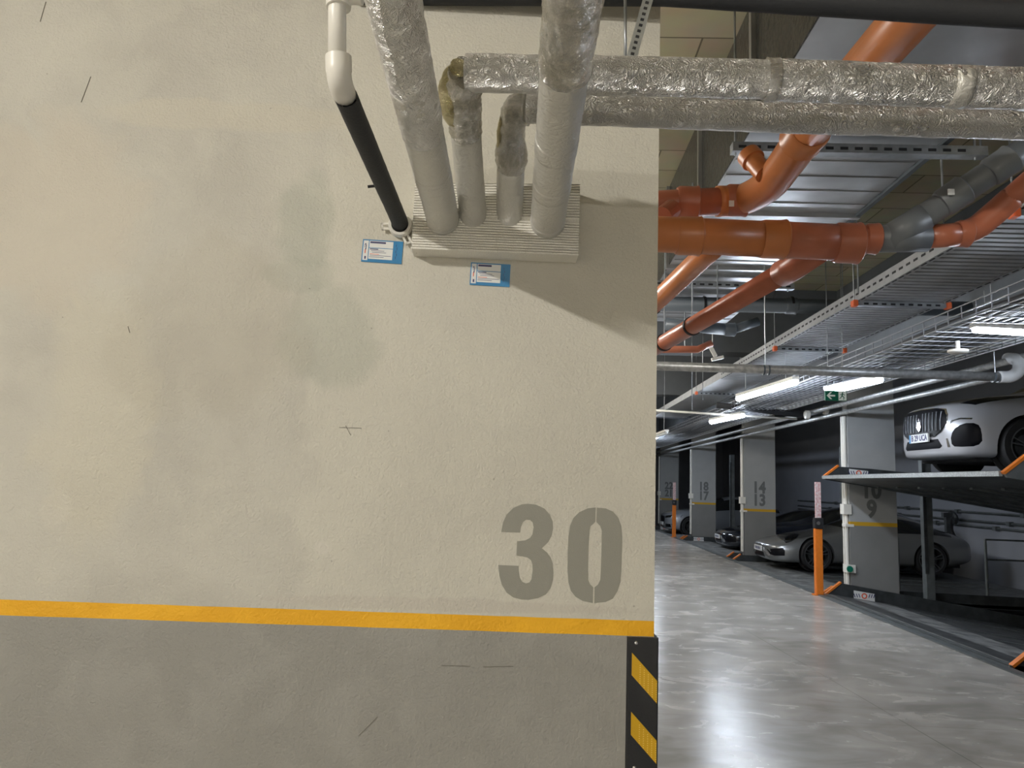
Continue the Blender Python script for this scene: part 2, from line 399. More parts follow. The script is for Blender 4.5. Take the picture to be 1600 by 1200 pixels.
three = [(230,380),(245,300),(275,235),(330,180),(400,150),(450,145),(520,152),(590,185),(635,235),(658,290),(662,350),(650,410),(620,465),(568,515),(610,550),(640,590),(658,640),(665,720),(660,780),(640,850),(600,900),(540,930),(460,945),(400,943),(330,925),(275,885),(235,820),(215,745),(205,655),(375,662),(375,700),(385,760),(405,795),(435,808),(465,800),(482,775),(492,700),(490,650),(478,615),(450,593),(405,583),(357,578),(362,457),(430,450),(470,430),(490,400),(500,340),(492,300),(470,280),(440,277),(412,295),(395,335),(388,385)]
zl = [(1017,175),(950,183),(880,215),(830,265),(803,330),(790,420),(783,560),(782,700),(790,800),(810,870),(850,920),(910,955),(993,972),(996,840),(970,815),(955,780),(953,700),(958,500),(965,370),(975,330),(1000,310),(1013,295)]
zr = [(1027,177),(1100,183),(1160,210),(1205,260),(1230,330),(1238,420),(1235,560),(1230,700),(1222,800),(1200,870),(1160,935),(1100,962),(1005,972),(1008,840),(1035,820),(1055,780),(1060,700),(1066,500),(1068,370),(1055,330),(1030,305),(1023,295)]
for nm, polys in (('painted_digit', [three]), ('painted_digit', [zl, zr])):
    bm = BM()
    for pl in polys: add_prism(bm, cropw(pl, 740, 760, 5.3333), (0, -.0008, 0))
    wobj(nm, bm, M_NUM, wall)
# scratches in the plaster
bm = BM()
for (a, b) in (((142, 120), (127, 160)), ((690, 1040), (735, 1041)), ((755, 1042), (802, 1041)), ((530, 668), (565, 669)), ((540, 665), (548, 680)), ((200, 510), (203, 520)), ((560, 1150), (590, 1120)), ((72, 3), (63, 34))):
    p, q = wl(*a), wl(*b); p.y = q.y = -.0003; add_bar(bm, p, q, .0025, .0012)
wobj('scratches', bm, nmat('scratch', (.16, .15, .12), .9), wall)

# corner guard
def wthing(name, label, cat, o, group=None):
    e = bpy.data.objects.new(name, None); COL.objects.link(e); e.matrix_world = WM @ Matrix.Translation(o)
    e['label'] = label; e['category'] = cat; e.empty_display_size = .1
    if group: e['group'] = group
    return e
def shift(bm, o): bmesh.ops.translate(bm, vec=-V(o), verts=bm.verts); return bm
gl = wl(978, 1100).x; gt = wl(1000, 995).z
go = V((gl, 0, 0)); guard = wthing('corner_guard', 'black rubber corner guard with slanted yellow patches on the wall end', 'corner guard', go)
bm = BM(); th = .012; add_prism(bm, [(gl, 0, 0.02), (gl+.004, -th, 0.02), (th*.6, -th, 0.02), (th, -th*.6, 0.02), (th, .10, 0.02), (0.0, .10, .02), (0, 0, .02)], (0, 0, gt-.02)); shift(bm, go); wobj('rubber_profile', bm, M_RUBBER, guard)
pitch = wl(1000, 1110).z-wl(1000, 1018).z
zc = wl(985, 1018).z
z = zc; gx0 = wl(986, 1030).x; gx1 = .0075
hh = wl(985, 1015).z-wl(985, 1050).z; dr = hh*1.22
while z > .1:
    bm = BM(); add_prism(bm, [(gx0, -th, z), (gx0, -th, z-hh), (gx1, -th, z-hh-dr), (gx1, -th, z-dr)], (0, -.0015, 0)); shift(bm, go); wobj('reflective_patch', bm, M_YREF, guard)
    bm = BM()
    for i in range(6):
        for j in range(9):
            x = gx0+.012+(gx1-gx0-.014)*i/5; zz = z-.01-(x-gx0)/(gx1-gx0)*dr-(hh-.014)*j/8
            if (i+j) % 1 == 0 and i > 0: add_box(bm, (x-.0012, -th-.0025, zz-.0012), (x+.0012, -th-.001, zz+.0012))
    shift(bm, go); wobj('reflector_dots', bm, M_CAP if False else nmat('dots', (.85, .62, .12), .3), guard)
    z -= abs(pitch)
for (px, py) in ((993, 1003), (990, 1197)):
    q = wl(px, py); bm = BM(); add_lathe(bm, [(0, -.003), (.0045, -.003), (.006, 0), (.006, .004)], (q.x, -th, q.z), (0, 1, 0), 14); shift(bm, go); wobj('screw', bm, M_CHROME, guard, True)

# blue pipe labels
for k, (x0, y0, x1, y1) in enumerate(((566, 376, 629, 411), (735, 412, 797, 447))):
    c = (wl(x0, y0)+wl(x1, y1))/2; rot = Matrix.Translation(c) @ Matrix.Rotation(math.radians(0 if k else -.3), 4, 'Y')
    hw = abs(wl(x1, y0).x-wl(x0, y0).x)/2; hh2 = abs(wl(x0, y1).z-wl(x0, y0).z)/2
    t = wthing('pipe_label', ('small blue and white pipe label on the wall under the black insulated pipe', 'small blue and white pipe label on the wall under the grooved foam block')[k], 'label', c)
    def lb(bm, x0_, z0_, x1_, z1_, y0_, y1_): return add_box(bm, (x0_*hw, y0_, z0_*hh2), (x1_*hw, y1_, z1_*hh2), Matrix.Rotation(math.radians(1.5), 4, 'Y') if not k else Matrix.Rotation(math.radians(1.0), 4, 'Y'))
    bm = BM(); lb(bm, -1, -1, 1, 1, -.003, .004); wobj('backing_card', bm, M_BLUE, t)
    bm = BM(); lb(bm, -.95, -.86, -.70, .9, -.0036, -.002); lb(bm, -.66, .30, .52, .9, -.0036, -.002); lb(bm, -.66, -.72, .52, .24, -.0036, -.002); wobj('paper_field', bm, M_PAPER, t)
    bm = BM()
    lb(bm, -.62, .68, .15 if not k else .05, .84, -.0041, -.003); lb(bm, -.62, .12, -.2, .2, -.0041, -.003)
    for i, (a, b2) in enumerate(((-.55, .1), (-.5, .2), (-.6, -.05), (-.6, .45), (-.62, .1))): lb(bm, a, .0-.14*i, b2, .035-.14*i, -.0041, -.003) if i != 2 else None
    for i in range(5): lb(bm, .66+.05*(i % 2), -.6+.27*i, .68+.05*(i % 2), -.4+.27*i, -.0041, -.002)
    wobj('printed_lines', bm, M_INK, t)
    bm = BM(); lb(bm, -.86, -.25, -.82, .1, -.0041, -.003); lb(bm, -.6, -.30, -.15, -.26, -.0041, -.003); wobj('red_mark', bm, M_INKR, t)
    bm = BM(); add_prism(bm, [V((x*hw, -.0041, z*hh2)) for x, z in ((-.86, .12), (-.80, .12), (-.78, .5), (-.82, .7), (-.88, .6), (-.88, .3), (-.86, .3), (-.86, .55), (-.82, .6), (-.82, .3))], (0, .001, 0)); wobj('logo_mark', bm, M_INK, t); bm = BM(); lb(bm, -.86, -.75, -.78, -.5, -.0041, -.003); wobj('logo_mark', bm, M_INK, t)

# grooved foam block round the pipes
bd = .058*U
lx = wl(645, 350, bd).x; rx_ = wl(905, 350, bd).x; ztop = wl(780, 291, bd).z; zbot = wl(775, 394, bd).z
bo = V((lx, 0, zbot)); n = 26; prof = [(0, zbot)]
for i in range(n):
    z = zbot+(ztop-zbot)*i/n; dz = (ztop-zbot)/n
    prof += [(-bd, z+dz*.08), (-bd, z+dz*.72), (-bd+.006, z+dz*.78), (-bd+.006, z+dz*.98)]
prof += [(-bd, ztop), (0, ztop)]
bm = BM(); add_prism(bm, [(lx, y, z) for y, z in prof], (rx_-lx, 0, 0))
for v in bm.verts:                       # knife-cut, not quite square
    if v.co.z > (ztop+zbot)/2: v.co.z += (v.co.x-lx)*.035*(v.co.z-zbot)/(ztop-zbot)
shift(bm, bo)
block = wthing('foam_block', 'pale grooved foam block on the wall where the foil pipes enter', 'insulation block', bo)
wobj('grooved_board', bm, M_XPS, block)
bm = BM()
for i in range(0):
    x = lx+(rx_-lx)*(i+.5)/9; add_tube(bm, smooth_path([V((x-.02, -.006, zbot+.001)), V((x, -.012, zbot-.003)), V((x+.018, -.006, zbot+.001))], 3), .006, 8)
for i in range(5): add_tube(bm, [V((lx-.002, -.01, zbot+.01+.03*i)), V((lx-.004, -.012, zbot+.025+.03*i))], .007, 8)
shift(bm, bo); wobj('filler_bead', bm, M_XPS, block, True)

# ================================================================ FOIL PIPES
def extend(a, b, y):                       # continue the line a->b to world y
    d = b-a; return a+d*((y-a.y)/d.y)
def foil_pipe(name, label, parts, cat='pipe'):
    t = thing(name, label, cat, parts[0][1][0])
    for (pn, pts, r, m, cr, cf) in parts:
        bm = BM(); add_tube(bm, resample(pts, .007), r, 72, True, cr, cf); obj(pn, bm, m, t, True)
    return t
def rings(t, pts, r, ks, m=M_TAPE):
    """overlapping tape seams"""
    for k in ks:
        i = k*(len(pts)-1); a = pts[int(i)].lerp(pts[min(int(i)+1, len(pts)-1)], i-int(i)); j = min(len(pts)-1, int(i)+1); d = (pts[j]-pts[j-1]).normalized()
        bm = BM(); add_tube(bm, resample([a-d*.03, a+d*.03], .01), r, 40, True, .015, 30); obj('tape_band', bm, m, t, True)
A0, A1 = P(694, 352, 1.68), P(615, 0, .93); A2 = extend(A0, A1, .4*U)
A_mid = A0.lerp(A1, .55)
t = foil_pipe('foil_wrapped_pipe', 'leftmost foil wrapped pipe leaving the foam block, beside the black pipe', [('lower_wrap', [A0, A_mid], .0375*U, M_TAPE, .02, 12), ('upper_wrap', [A_mid, A1, A2], .0388*U, M_FOIL, .045, 18)])
rings(t, [A0, A1], .0385*U, (.03, .33, .72)); 
D0, D1 = P(855, 353, 1.68), P(895, 0, .93); D2 = extend(D0, D1, .4*U); D_mid = D0.lerp(D1, .8)
t = foil_pipe('foil_wrapped_pipe', 'rightmost foil wrapped pipe leaving the foam block, widening overhead', [('lower_wrap', [D0, D_mid], .0395*U, M_TAPE, .02, 12), ('upper_wrap', [D_mid, D1, D2], .0415*U, M_CRUMP, .09, 18)])
rings(t, [D0, D1], .0405*U, (.03, .28, .5))
Bp = smooth_path([P(740, 350, 1.68), P(734, 280, 1.56), P(728, 205, 1.44), P(725, 150, 1.33), P(726, 120, 1.27), P(752, 110, 1.25), P(900, 117, 1.25)], 8)
Be = [P(900, 117, 1.25), P(1210, 125, 1.25), P(1600, 140, 1.25), P(1720, 144, 1.25)]
t = thing('foil_wrapped_pipe', 'second foil wrapped pipe from the left, turning right along the wall top', 'pipe', Bp[0])
bm = BM(); add_tube(bm, resample(Bp[:17], .012), .032*U, 40, True, .03, 16); obj('lower_wrap', bm, M_TAPE, t, True)
bm = BM(); add_tube(bm, resample(Bp[16:36], .005), .0335*U, 72, True, .14, 30); obj('elbow_wrap', bm, M_CRUMP, t, True)
bm = BM(); add_tube(bm, resample([Bp[17]+V((-.026, -.030, .0)), Bp[22]+V((-.030, -.032, 0)), Bp[27]+V((-.022, -.034, .006)), Bp[31]+V((-.006, -.034, .010))], .006), lambda s: .017*U+.010*U*math.sin(math.pi*min(1, s*1.1)), 24, True, .16, 30); obj('exposed_wool', bm, M_GOLD, t, True, label='gold-yellow exposed insulation on the bend')
bm = BM(); add_tube(bm, resample([Bp[35], *Be[:2]], .006), .0335*U, 72, True, .03, 20); obj('horizontal_wrap', bm, M_FOIL, t, True)
bm = BM(); add_tube(bm, resample(Be[1:], .007), .0355*U, 72, True, .045, 15); obj('horizontal_wrap', bm, M_FOIL, t, True)
bm = BM(); add_tube(bm, resample([P(1480, 136, 1.25), P(1508, 137, 1.25)], .01), .0362*U, 40, True, .04, 14); obj('tape_band', bm, M_TAPE, t, True)
bm = BM(); add_tube(bm, resample([P(1195, 125, 1.25), P(1213, 125, 1.25)], .008), .037*U, 40, True, .09, 25); obj('tape_band', bm, M_CRUMP, t, True)
Cp = smooth_path([P(796, 350, 1.68), P(797, 300, 1.62), P(799, 240, 1.53), P(801, 195, 1.45), P(812, 172, 1.41), P(850, 170, 1.40), P(930, 173, 1.40)], 8)
Ce = [P(930, 173, 1.40), P(1250, 185, 1.40), P(1600, 195, 1.40), P(1720, 200, 1.40)]
t = thing('foil_wrapped_pipe', 'third foil wrapped pipe from the left, shortest rise, turning right underneath', 'pipe', Cp[0])
bm = BM(); add_tube(bm, resample(Cp[:14], .012), .031*U, 40, True, .03, 16); obj('lower_wrap', bm, M_TAPE, t, True)
bm = BM(); add_tube(bm, resample(Cp[13:36], .008), lambda s: (.030+.004*math.sin(s*9))*U, 72, True, .16, 30); obj('elbow_wrap', bm, M_CRUMP, t, True)
bm = BM(); add_tube(bm, resample([Cp[17]+V((-.030, -.020, 0)), Cp[21]+V((-.030, -.018, 0)), Cp[25]+V((-.026, -.014, 0))], .006), .008*U, 20, True, .2, 30); obj('exposed_wool', bm, M_GOLD, t, True, label='gold-yellow exposed insulation strip')
bm = BM(); add_tube(bm, resample([Cp[35], *Ce], .007), .0295*U, 72, True, .04, 16); obj('horizontal_wrap', bm, M_FOIL, t, True)

# black insulated pipe along the top
bm = BM(); pts = [P(560, -13, 1.675), P(1040, -11, 1.67), P(1600, 22, 1.50), P(1760, 32, 1.46)]
add_tube(bm, resample(pts, .05), .0303*U, 28, True, .02, 8); tag(obj('black_insulated_pipe', bm, M_BLACKFOAM, None, True), 'long black insulated pipe crossing the very top of the view', 'pipe')
# slotted channel and rod on the wall
t = thing('slotted_channel', 'grey slotted steel channel hanging in front of the wall, above the horizontal foil pipes', 'bracket', P(985, 92, 1.5))
a, b = P(1014, -6, 1.5), P(984, 100, 1.5); bm = BM(); add_bar(bm, a, b, .028, .016, V((0, 1, 0))); obj('channel', bm, M_GALV, t)
bm = BM()
for i in range(12):
    p = a.lerp(b, (i+.3)/12); q = a.lerp(b, (i+.72)/12); off = V((0, -.0085, 0)); add_bar(bm, p+off, q+off, .010, .002, V((0, 1, 0)))
obj('slots', bm, M_RUBBER, t)
bm = BM(); add_tube(bm, [P(977, -10, 1.56), P(977, 100, 1.56)], .0035*U, 8); tag(obj('threaded_rod', bm, M_GALV, None, True), 'thin steel rod beside the slotted channel near the wall top', 'rod')

# white drain pipe + black foam sleeve
t = thing('white_drain_pipe', 'white plastic drain pipe with an elbow at the top left', 'pipe', P(527, 90, 1.08))
bm = BM(); add_tube(bm, [P(527, -80, 1.08), P(527, 95, 1.08)], .0142*U, 28); obj('riser', bm, M_WHITE, t, True)
bm = BM(); el = smooth_path([P(529, 88, 1.08), P(530, 118, 1.085), P(535, 140, 1.11), P(546, 163, 1.155)], 8)
add_tube(bm, el, [.0205*U]*7+[.0195*U]*(len(el)-7), 28); autos(obj('elbow', bm, M_WHITE, t), 50)
bm = BM(); add_tube(bm, [P(529, -60, 1.08), P(529, 12, 1.08)], .0195*U, 28); add_tube(bm, [P(529, -10, 1.08), P(566, -8, 1.08)], .0155*U, 24); autos(obj('coupling', bm, M_WHITE, t), 50)
t = thing('black_foam_pipe', 'black foam sleeved pipe slanting from the white elbow to the wall', 'pipe', P(627, 352, 1.68))
a, b = P(540, 150, 1.12), P(627, 352, 1.69); bm = BM(); pp = resample([a, b], .02)
add_tube(bm, pp, .0192*U, 28, False, .02, 20); bmesh.ops.recalc_face_normals(bm, faces=bm.faces)
add_tube(bm, [a+(b-a)*.005, a+(b-a)*.05], .0155*U, 28, False); obj('foam_sleeve', bm, M_BLACKFOAM, t, True)
bm = BM(); q = a.lerp(b, .62); add_tube(bm, [q+V((-.02, 0, .004)), q+V((-.045, -.006, -.002))], .004, 8); obj('cable_tie_end', bm, M_RUBBER, t)
bm = BM(); q = a.lerp(b, .975); d = (b-a).normalized(); add_tube(bm, [q-d*.006, q+d*.006], .0203*U, 28); obj('collar', bm, M_RUBBER, t)
# clip
c = wl(627, 356); t = wthing('pipe_clip', 'white plastic pipe clip on the wall at the foot of the black pipe', 'clip', c)
bm = BM(); add_lathe(bm, [(.030, -.036), (.034, -.036), (.036, -.03), (.036, -.01), (.030, 0), (.026, 0), (.026, -.036), (.030, -.036)], (0, 0, 0), (0, 1, 0), 28); autos(wobj('ring', bm, M_WHITE, t))
for ang, ln in ((math.radians(180+4), .058), (math.radians(-62), .062)):
    bm = BM(); Mx = Matrix.Rotation(-ang, 4, 'Y')
    for (x0, x1, z0, z1) in ((.028, ln, -.011, -.004), (.028, ln, .004, .011), (.028, .036, -.011, .011), (ln-.006, ln, -.011, .011)): add_box(bm, (x0, -.02, z0), (x1, -.012, z1), Mx)
    wobj('slotted_tab', bm, M_WHITE, t)
bm = BM(); q = wl(646, 381)-c; q2 = wl(655, 400)-c; add_bar(bm, V((q.x, -.03, q.z)), V((q2.x, -.03, q2.z)), .006, .012); wobj('strap_end', bm, M_WHITE, t)

# ================================================================ ROOM SHELL
def struct(name, bm, m, origin=(0, 0, 0)):
    o = obj(name, bm, m, None, origin=origin); o['kind'] = 'structure'; return o
AX = 3.72                                  # aisle edge
bm = BM(); add_ubox(bm, (-7, -5, -.2), (AX-.06, 34, 0)); struct('floor', bm, floor_material())
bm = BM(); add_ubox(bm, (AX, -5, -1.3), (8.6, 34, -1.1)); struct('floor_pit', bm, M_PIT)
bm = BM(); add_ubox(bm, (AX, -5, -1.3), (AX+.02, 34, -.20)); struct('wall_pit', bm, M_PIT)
bm = BM(); add_ubox(bm, (-7, -5, CEIL), (8.6, 34, CEIL+.2)); struct('ceiling', bm, ceiling_material())
bm = BM(); add_ubox(bm, (8.3, -5, -1.2), (8.5, 34, CEIL)); struct('wall_right', bm, M_BACK)
bm = BM(); add_ubox(bm, (-7, 33.7, -1.2), (8.3, 33.9, CEIL)); struct('wall_back', bm, M_BACK)
bm = BM(); add_ubox(bm, (-7.2, -5, 0), (-7, 34, CEIL)); struct('wall_left', bm, M_CREAM)
bm = BM(); add_ubox(bm, (-7, -5.2, -1.2), (8.5, -5, CEIL)); struct('wall_front', bm, M_CREAM)

# piers
PY = [4.93, 9.875, 14.80, 19.70, 24.85]; PX = 4.055
nums = [None, ('10', '9'), ('14', '13'), ('18', '17'), ('22', '21')]
labs = ['', 'nearest grey concrete pier, crossed by the tip of the raised lift platform', 'middle grey concrete pier just left of the grey sports car nose', 'second farthest grey concrete pier, between the silver car and the black low car', 'farthest grey concrete pier, beside the wall edge behind the distant orange post']
STR = zb/U
for i, y in enumerate(PY):
    if not nums[i]: continue
    t = thing('concrete_pier', labs[i], 'column', W3(PX, y, -1.1))
    s0 = .878; s1 = .928
    bm = BM(); add_ubox(bm, (PX, y, s1), (PX+.605, y+.165, 2.95)); obj('upper_shaft', bm, M_CONC, t)
    bm = BM(); add_ubox(bm, (PX, y, s0), (PX+.605, y+.165, s1)); obj('yellow_stripe', bm, M_YEL, t)
    bm = BM(); add_ubox(bm, (PX, y, -1.1), (PX+.605, y+.165, s0)); obj('lower_shaft', bm, M_CONC_LO, t)
    for k, s in enumerate(nums[i]):
        bm = BM(); Mx = Matrix.Translation(W3(PX+.285, y-.003, 1.335-.245*k)) @ Matrix.Rotation(math.pi/2, 4, 'X')
        add_text(bm, s, .39, Mx, offset=.015, xs=.84, extrude=.002, spacing=1.02); obj('painted_number', bm, M_NUMD, t)
    bm = BM(); add_tube(bm, [W3(PX-.027, y+.04, .1), W3(PX-.027, y+.04, 2.3)], .022*U, 12); add_tube(bm, [W3(PX-.025, y+.12, .1), W3(PX-.025, y+.12, 2.3)], .018*U, 12); autos(obj('conduit', bm, M_WHITE, t))
    bm = BM(); add_ubox(bm, (PX-.08, y-.02, 1.02), (PX+.02, y+.10, 1.15)); obj('junction_box', bm, M_WHITE, t); bm = BM(); add_ubox(bm, (PX-.06, y-.01, .86), (PX+.05, y+.10, .895)); obj('conduit_clip', bm, M_WHITE, t)
    if i == 1:
        bm = BM(); add_ubox(bm, (PX-.06, y-.03, .28), (PX+.05, y+.10, .38)); obj('key_switch_box', bm, M_WHITE, t)
        bm = BM(); q = W3(PX-.03, y-.035, .33); add_lathe(bm, [(0, -.02), (.05, -.02), (.05, 0)], q, (0, 1, 0), 16); obj('green_round_plate', bm, M_GREEN, t)
# beams
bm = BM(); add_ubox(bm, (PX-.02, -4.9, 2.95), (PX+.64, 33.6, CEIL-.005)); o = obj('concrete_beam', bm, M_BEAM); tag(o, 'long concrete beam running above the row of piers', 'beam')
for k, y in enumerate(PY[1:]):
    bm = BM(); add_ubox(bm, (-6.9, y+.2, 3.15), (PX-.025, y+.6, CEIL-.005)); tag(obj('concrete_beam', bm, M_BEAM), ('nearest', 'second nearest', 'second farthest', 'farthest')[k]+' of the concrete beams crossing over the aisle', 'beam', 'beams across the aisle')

# ================================================================ VENTILATION DUCT
dz0 = 1.28+1.85; dz1 = 3.82; dx0 = 1.05; dx1 = 2.06
t = thing('ventilation_duct', 'large rectangular sheet steel ventilation duct under the ceiling', 'duct', W3(1.5, 5, dz0))
bm = BM(); add_ubox(bm, (dx0, 1.2, dz0), (dx1, 8.2, dz1)); obj('duct_body', bm, M_DUCT, t)
bm = BM(); add_ubox(bm, (dx0-.006, 1.2, dz0+.004), (dx0, 8.2, dz1)); obj('plastic_wrap', bm, M_WRAP, t)
for y in (2.3, 3.55, 4.8, 6.05, 7.3):
    bm = BM(); add_ubox(bm, (dx0-.03, y, dz0-.03), (dx1+.03, y+.04, dz1)); obj('flange', bm, M_DUCT, t)
bm = BM()
for i in range(20): add_ubox(bm, (dx0+.01, 4.0+.21*i, dz0-.006), (dx1-.01, 4.06+.21*i, dz0))
obj('stiffening_rib', bm, M_DUCT, t)
bm = BM(); add_ubox(bm, (dx1, 1.2, dz0-.02), (dx1+.03, 5.2, dz0+.02)); obj('edge_profile', bm, M_GREYDK, t)
for k, (y, x1) in enumerate(((3.72, 2.28), (6.4, 2.2))):
    t = thing('duct_support', ('slotted steel channel carrying the duct just past the foil pipes', 'farther slotted steel channel carrying the duct')[k], 'bracket', W3(1.5, y, dz0-.04))
    bm = BM(); add_ubox(bm, (dx0-.08, y, dz0-.085), (x1, y+.06, dz0-.035)); obj('channel', bm, M_GALV, t)
    bm = BM()
    for i in range(16): add_ubox(bm, (dx0-.05+.075*i, y-.003, dz0-.07), (dx0-.01+.075*i, y, dz0-.055))
    obj('slots', bm, M_RUBBER, t)
    bm = BM()
    for x in (dx0-.06, x1-.05): add_tube(bm, [W3(x, y+.03, dz0-.1), W3(x, y+.03, CEIL)], .006*U, 8)
    obj('threaded_rod', bm, M_GALV, t)

# ================================================================ DRAIN PIPES
def run(t, name, pts, r, m, seg=28, sockets=(), sm=True, sr=1.13, sl=.05):
    bm = BM(); add_tube(bm, pts, r*U, seg); obj(name, bm, m, t, True)
    for (a, d) in sockets:
        d = d.normalized(); bm = BM(); add_tube(bm, [a-d*sl*U, a-d*(sl-.012)*U, a+d*(sl-.02)*U, a+d*sl*U, a+d*(sl+.008)*U], [r*U*1.02, r*U*sr, r*U*sr, r*U*sr*1.05, r*U*1.02], seg); autos(obj('socket', bm, m, t), 35)
# upper orange pipe
HP = 2.64
def hp(px, py, H=1.36): return atZ(px, py, 1.28+H)
a = hp(1470, -30); b = hp(1262, 207); c = hp(1214, 275); d = hp(1180, 306); e = P(1110, 316, 3.45); f = P(985, 322, 3.45)
t = thing('orange_drain_pipe', 'upper orange drain pipe that bends under the steel duct', 'pipe', c)
d1 = (b-a).normalized()
run(t, 'straight_run', [a-d1*.8, a, b], .072, M_ORANGE, sockets=[(b+d1*.02, d1)])
run(t, 'bend', smooth_path([b, hp(1228, 255), hp(1200, 290), P(1160, 312, 3.45), P(1120, 315, 3.45)], 7), .074, M_ORANGE, sr=1.1)
run(t, 'straight_run', [P(1140, 314, 3.45), f], .067, M_ORANGE2, sockets=[(P(1150, 313, 3.45), V((1, 0, 0))), (P(1073, 316, 3.45), V((1, 0, 0)))])
bm = BM(); q0 = hp(1195, 272); q1 = P(1172, 245, 3.15); add_tube(bm, [q0, q1], .042*U, 24); dd = (q1-q0).normalized(); add_tube(bm, [q1-dd*.04, q1+dd*.02], .052*U, 24); autos(obj('cleanout_cap', bm, M_ORANGE, t))
bm = BM(); q = P(1143, 318, 3.37); add_box(bm, (q.x-.015, q.y-.004, q.z-.018), (q.x+.015, q.y+.004, q.z+.018)); obj('sticker', bm, M_PAPER, t)
bm = BM(); add_tube(bm, [P(1050, 326, 3.36), P(1035, 338, 3.3)], .045*U, 20); obj('branch', bm, M_ORANGE2, t)
# horizontal orange collector
t = thing('orange_collector_pipe', 'thick horizontal orange drain pipe beside the wall edge', 'pipe', P(1200, 374, 3.1))
X = V((1, 0, 0))
run(t, 'straight_run', [P(960, 363, 3.1), P(1202, 374, 3.1)], .077, M_ORANGE, sockets=[(P(1075, 369, 3.1), X), (P(1207, 374, 3.1), X)], sr=1.07)
run(t, 'branch_body', [P(1202, 374, 3.1), P(1335, 380, 3.1)], .078, M_ORANGE2, sockets=[(P(1322, 380, 3.1), X)], sr=1.1)
run(t, 'reducer', [P(1330, 375, 3.1), P(1368, 374, 3.1)], .057, M_ORANGE2, sockets=[(P(1360, 373, 3.1), X)], sl=.025)
bd0, bd1 = P(1285, 385, 3.12), P(1238, 418, 3.3); bb = P(985, 566, 5.4)
run(t, 'branch_socket', [bd0, bd1, bd1.lerp(bb, .04)], .062, M_ORANGE2)
t = thing('brown_branch_pipe', 'long red-brown drain pipe slanting down left from the orange collector', 'pipe', bd1)
run(t, 'straight_run', [bd1, bb], .052, M_ORANGE2)
for k in (.50, .70, .90):
    q = bd1.lerp(bb, k); dd = (bb-bd1).normalized(); bm = BM(); add_tube(bm, [q-dd*.012, q+dd*.012], .058*U, 24); obj('rubber_clamp', bm, M_RUBBER, t)
    bm = BM(); add_tube(bm, [q+V((0, 0, .05)), V((q.x, q.y, 3.13*U))], .006, 8); obj('hanger_rod', bm, M_GALV, t)
a, b = P(1105, 395, 3.3), P(1000, 495, 4.4); t = thing('orange_branch_pipe', 'short orange drain pipe slanting behind the orange collector', 'pipe', a)
run(t, 'straight_run', [P(1125, 376, 3.15), a, b], .053, M_ORANGE)
q = a.lerp(b, .78); dd = (b-a).normalized(); bm = BM(); add_tube(bm, [q-dd*.012, q+dd*.012], .058*U, 24); obj('rubber_clamp', bm, M_RUBBER, t)
# grey wye + pipe
t = thing('grey_drain_pipe', 'grey plastic drain pipe rising to the right from the collector', 'pipe', P(1400, 370, 3.1))
run(t, 'wye_run', [P(1366, 373, 3.1), P(1448, 372, 3.1)], .059, M_GREYPVC)
g0, g1, g2 = P(1385, 375, 3.1), P(1445, 338, 3.05), P(1640, 208, 2.9)
run(t, 'wye_branch', [g0, g1], .058, M_GREYPVC)
run(t, 'straight_run', [g1, g2], .054, M_GREYPVC, sockets=[(P(1488, 308, 3.0), g2-g1), (P(1562, 260, 2.95), g2-g1)])
bm = BM(); q = P(1486, 300, 2.93); add_box(bm, (q.x-.016, q.y-.004, q.z-.016), (q.x+.016, q.y+.004, q.z+.016)); obj('sticker', bm, M_PAPER, t)
t = thing('orange_branch_pipe', 'orange drain pipe with a bend continuing right from the grey fitting', 'pipe', P(1480, 366, 3.1))
run(t, 'straight_run', [P(1446, 370, 3.1), P(1505, 366, 3.1)], .050, M_ORANGE2, sockets=[(P(1503, 365, 3.1), X)], sl=.025)
run(t, 'bend', smooth_path([P(1500, 366, 3.1), P(1525, 356, 3.1), P(1548, 338, 3.08), P(1580, 310, 3.05)], 6), .052, M_ORANGE2)
run(t, 'straight_run', [P(1560, 327, 3.07), P(1660, 240, 2.95)], .048, M_ORANGE2)
# far grey pipes
t = thing('grey_far_pipe', 'long dark grey pipe under the ceiling behind the cable tray', 'pipe', P(1300, 478, 7.0))
run(t, 'straight_run', [P(1000, 474, 7.0), P(1660, 485, 7.0)], .070, M_GREYDK, sockets=[(P(1235, 478, 7.0), X), (P(1530, 483, 7.0), X)])
for px in (1100, 1236, 1532):
    q = P(px, 476, 7.0); bm = BM(); add_tube(bm, [q-X*.015, q+X*.015], .08*U, 20); add_tube(bm, [q+V((0, 0, .08)), V((q.x, q.y, 3.12*U if px < 1300 else CEIL*U))], .007, 8); obj('pipe_clamp', bm, M_RUBBER, t)
t = thing('grey_short_pipe', 'short dark grey pipe end below the long one, near the wall edge', 'pipe', P(1120, 513, 7.4))
run(t, 'straight_run', [P(1040, 506, 7.4), P(1140, 515, 7.4)], .06, M_GREYDK, sockets=[(P(1140, 515, 7.4), X)]); run(t, 'bend', [P(1145, 515, 7.4), P(1185, 502, 7.4)], .045, M_GREYDK)
q = P(1070, 508, 7.4); bm = BM(); add_tube(bm, [q, V((q.x, q.y, dz0*U))], .006, 8); obj('hanger_rod', bm, M_GALV, t)
t = thing('rust_pipe', 'short red-brown pipe below the grey pipes, near the wall edge', 'pipe', P(1060, 548, 7.2)); run(t, 'straight_run', [P(1010, 546, 7.2), P(1090, 546, 7.2), P(1112, 536, 7.2)], .035, M_ORANGE2)
q = P(1070, 546, 7.2); bm = BM(); add_tube(bm, [q, V((q.x, q.y, (dz0-.01)*U))], .006, 8); obj('hanger_rod', bm, M_GALV, t)
